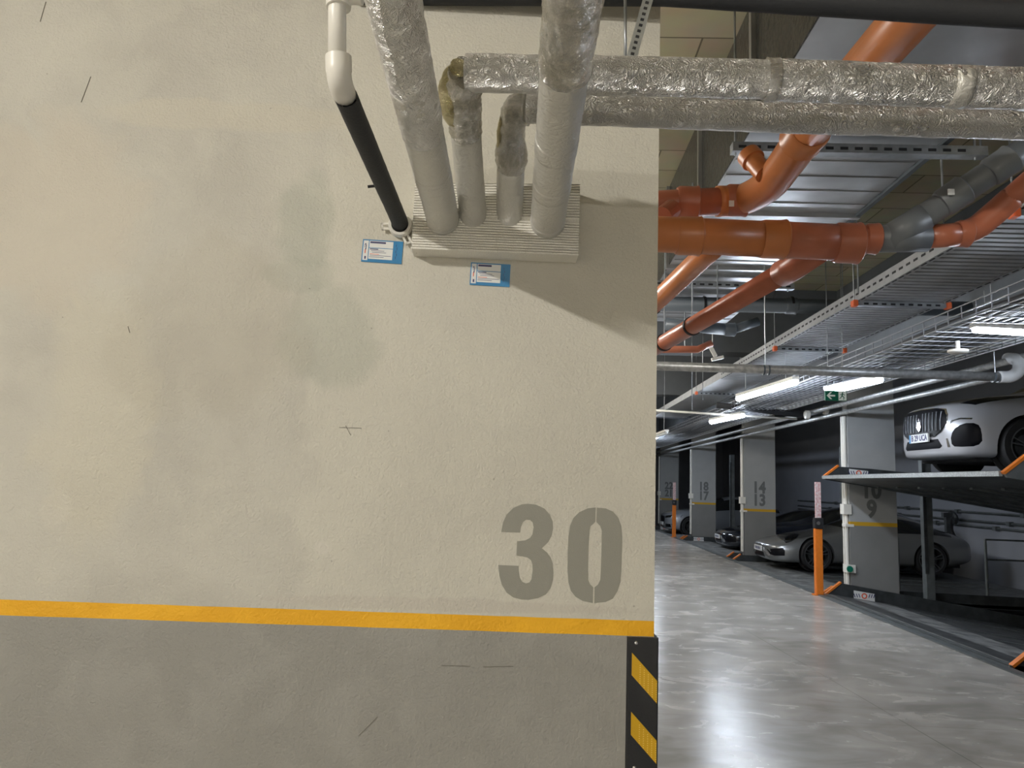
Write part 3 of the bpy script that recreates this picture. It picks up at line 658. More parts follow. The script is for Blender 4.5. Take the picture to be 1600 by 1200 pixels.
bm = BM(); add_bar(bm, P(1108, 538, 7.6), P(1118, 557, 7.6), .03, .05); add_bar(bm, P(1112, 562, 7.6), P(1130, 558, 7.6), .06, .04); q = P(1113, 545, 7.6); add_tube(bm, [q, V((q.x, q.y, (dz0-.01)*U))], .006, 6); tag(obj('white_bracket', bm, M_WHITE), 'small white bracket hanging above the galvanised pipe near the wall edge', 'bracket')

# galvanised pipe across the aisle
t = thing('galvanised_pipe', 'horizontal galvanised steel pipe across the aisle ending in an elbow', 'pipe', P(1300, 580, 5.9))
run(t, 'straight_run', [P(1000, 571, 5.9), P(1565, 589, 5.9)], .036, M_GALVP)
run(t, 'elbow', smooth_path([P(1560, 589, 5.9), P(1580, 588, 5.9), P(1592, 578, 5.93), P(1590, 563, 6.0), P(1575, 560, 6.25)], 6), .047, nmat('pale_pipe', (.62, .64, .66), .4))
for px in (1196, 1555):
    q = P(px, 572+(px-1000)*.032, 5.9)
    for dx in (-.02, .03):
        bm = BM(); add_tube(bm, [q+X*(dx-.008), q+X*(dx+.008)], .041*U, 20); obj('clamp_band', bm, M_GREYDK, t)
    bm = BM(); add_tube(bm, [q, V((q.x, q.y, 3.1*U))], .006, 8); obj('hanger_rod', bm, M_GALV, t)

# ================================================================ CABLE TRAYS
tz = 1.28+1.5; tx0, tx1 = 2.46, 3.1; ty0, ty1 = 2.6, 16
t = thing('perforated_cable_tray', 'grey perforated cable tray with orange capped supports overhead', 'cable tray', W3(2.8, 6, tz))
bm = BM(); y = ty0
while y < 10.2: add_ubox(bm, (tx0, y, tz), (tx1, y+.05, tz+.012)); y += .078
add_ubox(bm, (tx0, 10.2, tz), (tx1, ty1, tz+.012)); add_ubox(bm, (tx0, ty0, tz+.016), (tx1, ty1, tz+.022)); obj('slatted_bottom', bm, M_TRAY, t)
for x in (tx0, tx1):
    bm = BM(); add_ubox(bm, (x-.008, ty0, tz), (x+.008, ty1, tz+.10)); add_ubox(bm, (x-.022, ty0, tz-.008), (x+.022, ty1, tz)); obj('side_rail', bm, M_TRAY, t)
    bm = BM(); y = ty0
    while y < 10: add_ubox(bm, (x-.010, y, tz-.011), (x-.001, y+.06, tz-.008)); add_ubox(bm, (x-.011, y, tz+.045), (x-.0085, y+.05, tz+.06)); y += .1
    obj('slots', bm, M_RUBBER, t)['kind'] = 'stuff'
for y in (3.75, 5.7, 7.65, 11.5):
    s = thing('tray_support', {3.75: 'nearest slotted support under the perforated cable tray, at the right edge', 5.7: 'slotted support with orange end caps under the tray, middle of the view', 7.65: 'slotted support with orange end caps at the tray step, lower left', 11.5: 'small distant tray support with orange end caps'}[y], 'bracket', W3(2.8, y, tz-.05))
    bm = BM(); add_ubox(bm, (tx0-.02, y, tz-.045), (tx1+.02, y+.05, tz-.010)); obj('channel', bm, M_GALV, s)
    bm = BM()
    for i in range(9): add_ubox(bm, (tx0+.03+.068*i, y-.002, tz-.037), (tx0+.065+.068*i, y, tz-.022))
    obj('slots', bm, M_RUBBER, s)
    for x in (tx0-.05, tx1+.02):
        bm = BM(); add_ubox(bm, (x-.004, y-.012, tz-.052), (x+.034, y+.05, tz-.002)); bmesh.ops.bevel(bm, geom=bm.edges[:], offset=.006, segments=2, affect='EDGES'); obj('orange_cap', bm, M_CAP, s, label='orange plastic end cap')
        bm = BM(); add_tube(bm, [W3(x+.015, y+.025, tz-.05), W3(x+.015, y+.025, CEIL)], .005*U, 8); obj('threaded_rod', bm, M_GALV, s)
# mesh tray
mz = 1.28+1.14; mx0, mx1 = 2.72, 3.46
t = thing('wire_mesh_tray', 'wide wire mesh cable tray running down the aisle below the other services', 'cable tray', W3(3.1, 8, mz))
bm = BM()
for k in range(13):
    x = mx0+(mx1-mx0)*k/12; add_bar(bm, W3(x, 3.2, mz), W3(x, 24, mz), .009, .009)
for x in (mx0, mx1):
    for h in (.05, .1): add_bar(bm, W3(x, 3.2, mz+h), W3(x, 24, mz+h), .009, .009)
obj('long_wires', bm, M_MESH, t)
bm = BM(); y = 3.2
while y < 24:
    add_bar(bm, W3(mx0, y, mz-.006), W3(mx1, y, mz-.006), .007, .007); add_bar(bm, W3(mx0, y, mz), W3(mx0, y, mz+.1), .007, .007, V((0, 1, 0))); add_bar(bm, W3(mx1, y, mz), W3(mx1, y, mz+.1), .007, .007, V((0, 1, 0))); y += .16
obj('cross_wires', bm, M_MESH, t)
bm = BM()
for k in range(9):
    x = mx0+.08+.07*k; pts = [W3(x+.03*math.sin(y_*.9+k), y_, mz+.035+.012*math.sin(y_*1.7+k*2)) for y_ in [3.2+.8*i for i in range(27)]]
    add_tube(bm, pts, .012*U, 8)
obj('cables', bm, nmat('cable', (.10, .105, .115), .5), t)
# conduits along the aisle
for k, (x, z, r, lab) in enumerate(((3.85, 2.415, .030, 'upper of the long pale steel conduits under the mesh tray'), (3.94, 2.325, .027, 'lower of the long pale steel conduits under the mesh tray'), (3.54, 2.47, .036, 'pale conduit hugging the right side of the wire mesh tray'))):
    bm = BM(); add_tube(bm, [W3(x, 3.3, z), W3(x, 25, z)], r*U, 14); tag(obj('steel_conduit', bm, M_GALVP if k < 2 else M_TUBE_OFF, None, True), lab, 'conduit', 'conduits along the aisle')
# thin pipe + black pipe across
bm = BM(); add_tube(bm, [P(1022, 641, 11), P(1245, 655, 11)], .016*U, 10); tag(obj('thin_white_pipe', bm, M_WHITE, None, True), 'thin white pipe crossing the aisle below the nearer lit lamp', 'pipe')
t = thing('black_branch_pipe', 'black insulated pipe with white couplings below the nearer lit lamp', 'pipe', P(1200, 645, 10.6))
run(t, 'insulated_run', [P(1120, 633, 10.6), P(1262, 649, 10.6)], .045, M_BLACKFOAM)
for (px, py) in ((1261, 648), (1290, 641)):
    bm = BM(); q = P(px, py, 10.5); add_tube(bm, [q-X*.05, q-X*.03, q+X*.03, q+X*.05], [.04*U, .062*U, .062*U, .04*U], 18); obj('coupling', bm, M_WHITE, t)
bm = BM(); add_tube(bm, [P(1262, 649, 10.5), P(1292, 641, 10.5)], .02*U, 12); obj('link', bm, M_GALV, t)
# hanging rods
for k, (px, y0, y1, d, lab) in enumerate(((1473, 205, 300, 3.9, 'thin hanging rod in front of the ceiling boards, above the grey pipe'), (1533, 205, 250, 3.9, 'thin hanging rod at the upper right, right of its neighbour'), (1341, 320, 458, 5.0, 'thin hanging rod left of the perforated tray'), (1121, 410, 470, 6.0, 'thin hanging rod behind the orange collector'), (1081, 565, 640, 9.5, 'long thin rod hanging near the wall edge, crossing behind the galvanised pipe'), (1098, 575, 625, 10, 'short rod hanging right of its neighbour near the wall edge'))):
    a = P(px, y1, d); bm = BM(); add_tube(bm, [a, V((a.x, a.y, CEIL*U-.01))], .0055*U, 8); tag(obj('hanging_rod', bm, M_GALV, None, True), lab, 'rod')

# speaker disc, exit sign
t = thing('round_detector', 'round white disc fitted under the wire mesh tray', 'detector', P(1497, 552, 5.4)); q = P(1497, 552, 5.4)
bm = BM(); add_lathe(bm, [(0, 0), (.07, 0), (.088, .012), (.088, .03), (0, .03)], q, (0, 0, 1), 32); autos(obj('disc', bm, M_WHITE, t)); bm = BM(); add_tube(bm, [q+V((0, 0, .03)), V((q.x, q.y, mz*U-.01))], .02, 12); obj('stem', bm, M_WHITE, t)
c = P(1306, 618.5, 6.6); hw = .5*33/F*6.6*U; hh = .5*15.5/F*6.6*U
t = thing('exit_sign', 'green emergency exit sign with a left arrow and running figure', 'sign', c)
def sb(bm, x0, z0, x1, z1, y0=-.012, y1=-.008): return add_box(bm, (c.x+x0*hw, c.y+y0, c.z+z0*hh), (c.x+x1*hw, c.y+y1, c.z+z1*hh))
bm = BM(); sb(bm, -1, -1, 1, 1, -.008, .02); obj('green_panel', bm, M_GREEN, t)
bm = BM(); sb(bm, .22, -.9, .95, .9, -.010, -.007); obj('door_pictogram', bm, M_SIGNW, t)
bm = BM()
add_prism(bm, [(c.x+x*hw, c.y-.012, c.z+z*hh) for x, z in ((-.88, 0), (-.55, .72), (-.38, .72), (-.62, .16), (-.1, .16), (-.1, -.16), (-.62, -.16), (-.38, -.72), (-.55, -.72))], (0, .004, 0)); obj('arrow', bm, M_SIGNW, t)
bm = BM()
man = [((.55, .62), (.62, .62), .13), ((.58, .5), (.52, .0), .11), ((.52, .0), (.72, -.3), .07), ((.72, -.3), (.66, -.75), .06), ((.52, .0), (.42, -.35), .07), ((.42, -.35), (.28, -.6), .06), ((.56, .4), (.8, .15), .05), ((.54, .4), (.34, .2), .05)]
for (p, q, r_) in man: add_bar(bm, V((c.x+p[0]*hw, c.y-.013, c.z+p[1]*hh)), V((c.x+q[0]*hw, c.y-.013, c.z+q[1]*hh)), .003, r_*hh*2, V((1, 0, .3)))
obj('running_figure', bm, M_GREEN, t)
for x in (-.7, .7):
    bm = BM(); add_tube(bm, [V((c.x+x*hw, c.y, c.z+hh)), V((c.x+x*hw, c.y, CEIL*U))], .004, 6); obj('hanger', bm, M_GALV, t)

# ================================================================ LAMPS
def lamp(name, label, a, b, mt, group=None, r=.030, hang=True, top=None):
    m = (a+b)/2; t = thing(name, label, 'lamp', m)
    d = (b-a).normalized()
    bm = BM(); add_bar(bm, a+V((0, 0, .045)), b+V((0, 0, .045)), .09, .045); obj('housing', bm, M_WHITE, t)
    bm = BM(); add_tube(bm, [a, a+d*.01, b-d*.01, b], [r*.7, r, r, r*.7], 16); obj('tube', bm, mt, t, True)
    for k in (.15, .85):
        bm = BM(); q = a.lerp(b, k); add_tube(bm, [q+V((0, 0, .06)), V((q.x, q.y, top if top else q.z+.35))], .004, 6); obj('hanger', bm, M_GALV, t)
    return t
LZ = 1.28+1.10
for k, (xa, y0, xb, y1, lab) in enumerate(((2.56, 7.45, 2.40, 9.0, 'lit fluorescent lamp hanging over the aisle, the nearer bright tube'), (2.89, 10.6, 2.73, 11.85, 'lit fluorescent lamp farther down the aisle, the lower bright tube'), (2.6, 16.5, 2.6, 18, 'distant lit lamp over the aisle'), (2.6, 20.5, 2.6, 22, 'farthest lit lamp over the aisle'))):
    lamp('fluorescent_lamp', lab, W3(xa, y0, LZ-(.04 if k == 1 else 0)), W3(xb, y1, LZ-(.04 if k == 1 else 0)), M_TUBE_A, r=.045, top=(tz*U, mz*U, CEIL*U, CEIL*U)[k])
lamp('fluorescent_lamp', 'lit lamp right of the bright aisle tube, just above the exit sign', W3(3.08, 6.75, 1.28+1.04), W3(2.96, 7.7, 1.28+1.04), nmat('tube_dim', (1, 1, 1), .5, emit=COOL, estr=LAMP_AISLE*.35), r=.04, top=mz*U)
q0, q1 = P(1520, 516, 4.9), P(1660, 524, 4.9); lamp('fluorescent_lamp', 'lamp set across the mesh tray at the right edge', q0, q1, M_TUBE_A, r=.022)
lamp('fluorescent_lamp', 'added fill lamp over the aisle beside the camera, outside the right edge', W3(3.2, 2.2, 2.8), W3(3.2, 3.2, 2.8), M_TUBE_A, r=.03, top=CEIL*U)  # extra lamp out of view, added to raise the light in the near aisle
q0, q1 = P(1015, 686, 14), P(1042, 676, 12.6); lamp('fluorescent_lamp', 'small dim lamp at the wall edge beneath the trays', q0, q1, M_TUBE_OFF, top=CEIL*U)
for k, (x, y) in enumerate(((-.9, 3.6), (-.3, 6.6), (.3, 9.8), (.9, 13.5))):  # fill lamps added out of sight to brighten ceiling, floor and piers
    lamp('fluorescent_lamp', ('added fill lamp in the left half of the aisle just behind the painted wall', 'second added fill lamp in the left half of the aisle behind the painted wall', 'third added fill lamp in the left half of the aisle behind the painted wall', 'fourth added fill lamp in the left half of the aisle behind the painted wall')[k], W3(x, y, 3.0), W3(x, y+1.3, 3.0), MATS.get('tube_fill_left') or nmat('tube_fill_left', (1, 1, 1), .5, emit=(1, .96, .89), estr=170), top=CEIL*U)
# warm lamp on the left that lights the near wall
a = WM @ V((-3.1*U, -2.8*U, 2.95*U)); b = WM @ V((-3.1*U, -3.5*U, 2.95*U))
lamp('fluorescent_lamp', 'warm lamp left of and behind the camera, lighting the plaster wall', a, b, M_TUBE_N)
lamp('fluorescent_lamp', 'added warm fill lamp high on the wall behind the camera', W3(-.2, -4.8, 2.3), W3(1.2, -4.8, 2.3), nmat('tube_fill_behind', (1, 1, 1), .5, emit=WARM, estr=LAMP_NEAR*.13))  # unseen lamp added for soft bounce off the rear wall

# ================================================================ CAR LIFTS
def side_wall(y, x0, z0, x1, z1, h, th=.03):
    """folded side girder of a platform (along x)"""
    return [(x0, y, z0), (x0+.22, y, z0+h), (x1, y, z1+h), (x1, y, z1-.05), (x0+.1, y, z0-.05)], th
def plat_wall(t, y, x0, z0, x1, z1, h, deep=.05, deep1=None):
    deep1 = deep if deep1 is None else deep1
    bm = BM(); add_prism(bm, [W3(x0, y, z0), W3(x0+.18, y, z0+h), W3(x1, y, z1+h), W3(x1, y, z1-deep1), W3(x0+.02, y, z0-.02)], (0, .03*U, 0)); obj('side_girder', bm, M_DKMETAL if deep1 == deep else M_MIDMETAL, t)
    bm = BM(); add_bar(bm, W3(x0-.01, y+.015, z0+.005), W3(x0+.185, y+.015, z0+h+.012), .05*U, .022*U); obj('orange_edge', bm, M_OPAINT, t, label='orange painted leading edge')
def sign_plate(t, x0, z0, x1, z1, y, slope=0):
    bm = BM(); A = V((x0*U, y*U, z0*U)); 
    add_prism(bm, [W3(x0, y, z0), W3(x1, y, z0+slope), W3(x1, y, z1+slope), W3(x0, y, z1)], (0, -.006, 0)); o = obj('maker_plate', bm, M_PAPER, t, label='small white plate with black marks and a red ring')
    cxp = (x0+x1)/2; czp = (z0+z1+slope)/2
    bm = BM(); add_lathe(bm, [(.028, -.004), (.045, -.004), (.045, 0), (.028, 0), (.028, -.004)], W3(cxp, y, czp)+V((0, -.006, 0)), (0, 1, 0), 18); obj('red_ring', bm, M_INKR, o)
    bm = BM()
    for s in (-1, 1):
        for k in range(3): add_bar(bm, W3(cxp+s*(.055+.03*k), y, czp-.02)+V((0, -.008, 0)), W3(cxp+s*(.070+.03*k), y, czp+.025)+V((0, -.008, 0)), .004, .012)
    obj('black_marks', bm, M_INK, o)
def platform(label, y0, y1, z, tilt, h=.14, upper=False, xl=7.6, plate=True):
    x0 = AX+.0
    z1 = z-(xl-x0)*tilt
    t = thing('lift_platform', label, 'car lift platform', W3(x0, y0, z))
    bm = BM(); T = .03
    add_prism(bm, [W3(x0, y0, z), W3(x0+.05, y0, z+.012), W3(xl, y0, z1+.012), W3(xl, y0, z1-T), W3(x0, y0, z-.02)], (0, (y1-y0)*U, 0)); obj('deck', bm, M_DECK, t)
    bm = BM(); add_ubox(bm, (x0-.03, y0, z-.02), (x0+.015, y1, z+.012)); obj('front_edge', bm, M_EDGE if upper else M_MIDMETAL, t)
    for yy in (y0, y1-.03): plat_wall(t, yy, x0, z, xl, z1, h)
    bm = BM(); add_prism(bm, [W3(x0+.03, y0+.05, z+.016-.03*tilt), W3(x0+.78, y0+.05, z+.022-.78*tilt), W3(x0+.78, y0+.05, z+.012-.78*tilt), W3(x0+.03, y0+.05, z+.012-.03*tilt)], (0, (y1-y0-.1)*U, 0)); obj('entry_plate', bm, M_ENTRY, t)
    # wheel channels
    for yy in (y0+.62, (y0+y1)/2-.28, (y0+y1)/2+.28, y1-.66):
        bm = BM(); add_prism(bm, [W3(x0+.35, yy, z-.35*tilt+.012), W3(xl-.3, yy, z1+.3*tilt+.012), W3(xl-.3, yy, z1+.3*tilt+.022), W3(x0+.4, yy, z-.4*tilt+.022)], (0, .04*U, 0)); obj('wheel_rail', bm, M_MIDMETAL, t)
    if plate: sign_plate(t, x0+.34, z+.02-.34*tilt, x0+.60, z+.115-.34*tilt, y1-.032, -.26*tilt)
    return t
platform('empty tilted lower lift platform in front of the pier numbered 9', 6.08, 9.85, .0, .135, h=.15)
platform('lift platform carrying the grey sports car', 10.085, 14.55, -.07, .012, h=.13, plate=False)
platform('lift platform behind the pier numbered 14', 15.0, 19.6, -.07, .01, h=.13)
platform('far lift platform carrying the silver car by the wall edge', 19.95, 24.8, -.10, .01, h=.13)
platform('lift platform at the lower right corner of the view', 1.6, 5.85, -.01, .1, h=.13, plate=False)
# threshold strip along the aisle edge
bm = BM(); add_ubox(bm, (AX-.15, 5.0, 0.001), (AX-.062, 27, .012)); o = obj('threshold_strip', bm, M_MIDMETAL); tag(o, 'steel threshold strip along the aisle edge in front of the lift platforms', 'threshold')
bm = BM(); add_ubox(bm, (AX-.058, 1, -.22), (AX-.035, 27, -.005)); tag(obj('pit_edge_channel', bm, M_DKMETAL), 'dark steel channel lining the pit edge below the platforms', 'channel')
# raised upper platform
uz = 1.485; y0, y1, xl = 6.1, 9.82, 7.6
t = thing('lift_platform', 'raised upper lift platform carrying the white car', 'car lift platform', W3(AX, y0, uz))
bm = BM(); add_prism(bm, [W3(AX, y0, uz-.012), W3(AX+.12, y0, uz+.035), W3(xl, y0, uz+.055), W3(xl, y0, uz-.50), W3(AX+2.7, y0, uz-.385), W3(AX, y0, uz-.02)], (0, (y1-y0)*U, 0)); obj('deck', bm, M_DECK, t)
bm = BM(); add_ubox(bm, (AX-.03, y0, uz-.02), (AX+.015, y1, uz+.022)); obj('front_edge', bm, M_EDGE, t)
for yy in (y0-.035, y1):
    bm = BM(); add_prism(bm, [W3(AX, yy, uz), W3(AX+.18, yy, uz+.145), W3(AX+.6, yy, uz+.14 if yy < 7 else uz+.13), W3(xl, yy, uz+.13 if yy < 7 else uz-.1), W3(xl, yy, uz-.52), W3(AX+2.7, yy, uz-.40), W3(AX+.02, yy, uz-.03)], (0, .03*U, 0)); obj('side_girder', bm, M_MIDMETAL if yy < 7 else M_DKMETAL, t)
    bm = BM(); add_bar(bm, W3(AX-.01, yy+.015, uz+.005), W3(AX+.185, yy+.015, uz+.158), .05*U, .022*U); obj('orange_edge', bm, M_OPAINT, t, label='orange painted leading edge')
for k in range(7):
    yy = y0+.3+k*.5; bm = BM(); add_prism(bm, [W3(AX+.5, yy, uz-.10), W3(AX+2.7, yy, uz-.40), W3(AX+2.7, yy, uz-.42), W3(AX+.5, yy, uz-.12)], (0, .05*U, 0)); obj('underside_rib', bm, M_MIDMETAL, t)
sign_plate(t, AX+.32, uz+.04, AX+.56, uz+.12, y1-.002, -.02)
bm = BM()
for i in range(6): add_lathe(bm, [(0, -.008), (.012, -.008), (.012, 0)], W3(AX+.35+.13*i, y0-.035, uz+.02+.03*(i % 2)), (0, 1, 0), 8)
obj('bolts', bm, M_GALV, t)
platform('adjacent raised platform at the right edge of the view', 3.4, 5.78, uz, -.0, h=.14, upper=True, plate=False)

# lift posts and rails
for k, (x, y, z0, z1, lab) in enumerate(((5.03, 9.93, -1.1, 2.2, 'grey steel lift post right of the pier numbered 9'), (5.9, 14.7, -1.1, 2.2, 'steel lift post behind the grey sports car'), (5.05, 19.75, -1.1, 2.2, 'distant steel lift post between the far cars'))):
    t = thing('lift_post', lab, 'post', W3(x, y, z0))
    bm = BM(); add_ubox(bm, (x, y, z0), (x+.115, y+.10, z1)); bmesh.ops.bevel(bm, geom=bm.edges[:], offset=.008, segments=1, affect='EDGES'); obj('column', bm, M_MIDMETAL, t)
    bm = BM(); add_ubox(bm, (x-.01, y-.012, .3), (x+.03, y, z1-.2)); obj('guide_rail', bm, M_DKMETAL, t)
def rail(label, pts, post_pts, foot=-.07):
    t = thing('guard_rail', label, 'railing', pts[0])
    for p in post_pts: bm = BM(); add_tube(bm, [p, V((p.x, p.y, foot*U))], .02*U, 10); obj('post', bm, M_MIDMETAL, t)
    for dz_ in (0, -.27*U):
        bm = BM(); add_tube(bm, [p+V((0, 0, dz_)) for p in pts], .012*U, 8); obj('rail', bm, M_MIDMETAL, t)
q = P(1539, 843, 10.6); rail('tubular guard rail inside the bay at the right edge', [q, q+V((2.4, 0, 0))], [q])
q = P(1402, 840, 10.9); rail('short pale guard rail just right of the pier numbered 9', [q, q+V((-.7, 0, 0))], [q])
# wall services in the bay
for k, (z, lab) in enumerate(((1.02, 'uppermost of the thin pipes along the back wall of the bays'), (.86, 'middle of the thin pipes along the back wall of the bays'), (.76, 'lowest of the thin pipes along the back wall of the bays'))):
    bm = BM(); add_tube(bm, [W3(8.26, 8, z), W3(8.26, 24, z)], .022*U, 8)
    for j in range(7): q = W3(8.25, 9+j*2+k*.4, z); add_box(bm, (q.x-.05, q.y-.06, q.z-.05), (q.x+.05, q.y+.06, q.z+.05))
    tag(obj('wall_pipe', bm, M_MIDMETAL), lab, 'pipe')
t = thing('wall_hydrant', 'dark valve and hose fitting on the back wall, right of the lift post', 'valve', W3(8.2, 15, .7))
q = W3(8.1, 14.9, .9); bm = BM(); add_lathe(bm, [(0, -.05), (.15, -.05), (.18, 0), (.15, .05), (0, .05)], q, (1, 0, .3), 16); obj('valve_wheel', bm, M_DKMETAL, t)
bm = BM(); add_tube(bm, smooth_path([q, q+V((0, .1, -.3)), q+V((0, -.1, -.6)), q+V((0, 0, -.9))], 5), .05, 10); obj('hose', bm, M_RUBBER, t)
t = thing('wall_bracket', 'dark bracket standing up on the back wall near the grey car tail', 'bracket', P(1480, 815, 13.5)); q = P(1480, 815, 13.5)
bm = BM(); add_bar(bm, q+V((0, 0, -.35)), q+V((0, 0, .12)), .09, .09, V((1, 0, 0))); obj('arm', bm, M_DKMETAL, t)
bm = BM(); add_box(bm, (q.x-.1, q.y-.05, q.z+.1), (q.x+.1, q.y+.05, q.z+.2)); obj('head', bm, M_DKMETAL, t)

# control posts
for k, (x, y) in enumerate(((3.60, 9.75), (3.60, 19.8))):
    t = thing('control_post', ('orange control post at the aisle edge left of the pier numbered 9', 'distant orange control post near the wall edge')[k], 'post', W3(x, y, 0))
    bm = BM(); add_ubox(bm, (x-.045, y-.04, .0), (x+.045, y+.04, .83)); bmesh.ops.bevel(bm, geom=bm.edges[:], offset=.008, segments=2, affect='EDGES'); obj('orange_pole', bm, M_OPAINT, t)
    bm = BM(); add_ubox(bm, (x-.075, y-.05, 0), (x+.075, y+.05, .012)); obj('base_plate', bm, M_OPAINT, t)
    bm = BM(); add_ubox(bm, (x-.05, y-.06, .83), (x+.055, y+.05, .965)); bmesh.ops.bevel(bm, geom=bm.edges[:], offset=.01, segments=2, affect='EDGES'); o = obj('control_box', bm, M_RUBBER, t)
    bm = BM(); add_lathe(bm, [(0, -.03), (.03, -.03), (.03, 0)], W3(x-.02, y-.06, .9), (0, 1, 0), 14); obj('key_switch', bm, M_CHROME, o)
    bm = BM(); add_ubox(bm, (x-.035, y-.03, .965), (x+.035, y-.005, 1.42)); obj('instruction_strip', bm, M_STICK, t)

# ================================================================ CARS
def build_car(name, label, place, L, Wd, stations, paint, wheels, r=.335, yaw=0, pitch=0, rim=.72, arch=1.14):
    """local frame: nose at x=0, car runs to +x, ground z=0; stations (x, zb, zs, zt, wlow, wsh, wtop, cabin)"""
    t = thing(name, label, 'car', (0, 0, 0)); ROOT[t.name] = V((0, 0, 0))
    bm = BM(); rows = []
    for (x, zb_, zs, zt_, wl_, wsh, wt, cab) in stations:
        half = [(0, zb_), (wl_*.82, zb_), (wl_*.97, zb_+.05), (wl_*1.0, zb_+(zs-zb_)*.5), (wsh, zs), (wt, zt_-(.035 if cab else .012)), (wt*.5, zt_), (0, zt_+.006)]
        ring = [V((x+ (0), y, z)) for y, z in half]+[V((x, -y, z)) for y, z in half[-2:0:-1]]
        rows.append([bm.verts.new(p) for p in ring])
    n = len(rows[0])
    for i, (a, b) in enumerate(zip(rows, rows[1:])):
        for k in range(n):
            f = bm.faces.new((a[k], a[(k+1) % n], b[(k+1) % n], b[k]))
            ca, cb = stations[i][7], stations[i+1][7]
            if k in (4, 9) and (ca or cb): f.material_index = 1
            if k in (5, 6, 7, 8) and (ca != cb): f.material_index = 1
    bm.faces.new(rows[0][::-1]); bm.faces.new(rows[-1])
    bmesh.ops.recalc_face_normals(bm, faces=bm.faces)
    me = bpy.data.meshes.new('tmp'); bm.to_mesh(me); bm.free(); me.materials.append(paint); me.materials.append(M_GLASS)
    tmp = bpy.data.objects.new('tmp', me); COL.objects.link(tmp)
    s = tmp.modifiers.new('s', 'SUBSURF'); s.levels = 3; s.render_levels = 3
    cuts = []
    for wx in wheels:
        for sd in (-1, 1):
            cb_ = BM(); add_lathe(cb_, [(0, -.32), (r*arch, -.32), (r*arch, .32), (0, .32)], (wx, sd*(Wd/2), r), (0, 1, 0), 40)
            cm = bpy.data.meshes.new('cut'); bmesh.ops.recalc_face_normals(cb_, faces=cb_.faces); cb_.to_mesh(cm); cb_.free(); co = bpy.data.objects.new('cut', cm); COL.objects.link(co); cuts.append(co)
            md = tmp.modifiers.new('b', 'BOOLEAN'); md.object = co; md.operation = 'DIFFERENCE'; md.solver = 'EXACT'
    dg = bpy.context.evaluated_depsgraph_get(); me2 = bpy.data.meshes.new_from_object(tmp.evaluated_get(dg))
    for o in [tmp]+cuts: bpy.data.objects.remove(o)
    b2 = BM(); b2.from_mesh(me2); bvh = BVHTree.FromBMesh(b2)
    b3 = b2.copy()
    bmesh.ops.delete(b2, geom=[f for f in b2.faces if f.material_index == 1], context='FACES')
    bmesh.ops.delete(b3, geom=[f for f in b3.faces if f.material_index != 1], context='FACES')
    for f in b3.faces: f.material_index = 0
    autos(obj('body', b2, paint, t), 38); autos(obj('windows', b3, M_GLASS, t), 38)
    # wheels
    for wx in wheels:
        for sd in (-1, 1):
            cyy = sd*(Wd/2-.13); ax = (0, sd, 0)
            bm = BM(); add_lathe(bm, [(r*rim, -.10), (r*.95, -.11), (r, -.08), (r, .08), (r*.95, .11), (r*rim, .105), (r*rim*.97, .06)], (wx, cyy, r), ax, 40); w_ = autos(obj('wheel', bm, M_TYRE, t))
            bm = BM(); add_lathe(bm, [(r*rim, .105), (r*rim*.93, .105), (r*rim*.90, .03), (r*rim*.90, -.08)], (wx, cyy, r), ax, 40)
            add_lathe(bm, [(0, .09), (.05, .09), (.06, .05), (.06, .02)], (wx, cyy, r), ax, 20)
            for k in range(10):
                a_ = 2*math.pi*(k+.25*(-1)**k)/10; dv = V((math.cos(a_), 0, math.sin(a_)))
                add_bar(bm, V((wx, cyy+sd*.06, r))+dv*.04, V((wx, cyy+sd*.085, r))+dv*r*rim*.95, .018, .028, V((0, 1, 0)))
            autos(obj('rim', bm, M_RIM, w_), 30)
            bm = BM(); add_lathe(bm, [(0, -.01), (r*rim*.6, -.01), (r*rim*.6, .01), (0, .01)], (wx, cyy, r), ax, 24); obj('brake_disc', bm, M_DKMETAL, w_)
            bm = BM(); add_lathe(bm, [(0, -.14), (r*arch*.99, -.14), (r*arch*.99, -.12), (0, -.12)], (wx, cyy, r), ax, 30); obj('wheel_liner', bm, M_TYRE, t)
    bm = BM(); add_box(bm, (.35, -Wd*.36, .16), (L-.35, Wd*.36, .24)); obj('underbody', bm, M_TYRE, t)
    Mt = Matrix.Translation(place) @ Matrix.Rotation(math.radians(yaw), 4, 'Z') @ Matrix.Rotation(math.radians(pitch), 4, 'Y')
    t.matrix_world = Mt
    b2_bvh = bvh
    return t, bvh, Mt
def decal(t, bvh, name, poly, m, off=.006, thick=.0, direction=V((1, 0, 0)), parent=None, cuts=4, mirror=True, label=None):
    """poly: points in the car frame; the outline is filled, laid onto the body and given thickness"""
    for s in ((1, -1) if mirror else (1,)):
        bm = BM(); vsx = [bm.verts.new(V((p[0], p[1]*s, p[2]))) for p in poly]; f = bm.faces.new(vsx)
        bmesh.ops.triangulate(bm, faces=[f]); bmesh.ops.subdivide_edges(bm, edges=bm.edges[:], cuts=cuts, use_grid_fill=True)
        d = V((direction.x, direction.y*s, direction.z)).normalized()
        for v in bm.verts:
            h = bvh.ray_cast(v.co-d*1.5, d)
            if h[0] is not None: v.co = h[0]-d*off
        bmesh.ops.recalc_face_normals(bm, faces=bm.faces)
        r_ = bmesh.ops.extrude_face_region(bm, geom=bm.faces[:]); bmesh.ops.translate(bm, vec=d*(off+.012), verts=[g for g in r_['geom'] if isinstance(g, bmesh.types.BMVert)])
        o = obj(name, bm, m, parent or t); autos(o, 50)
        if label: o['label'] = label
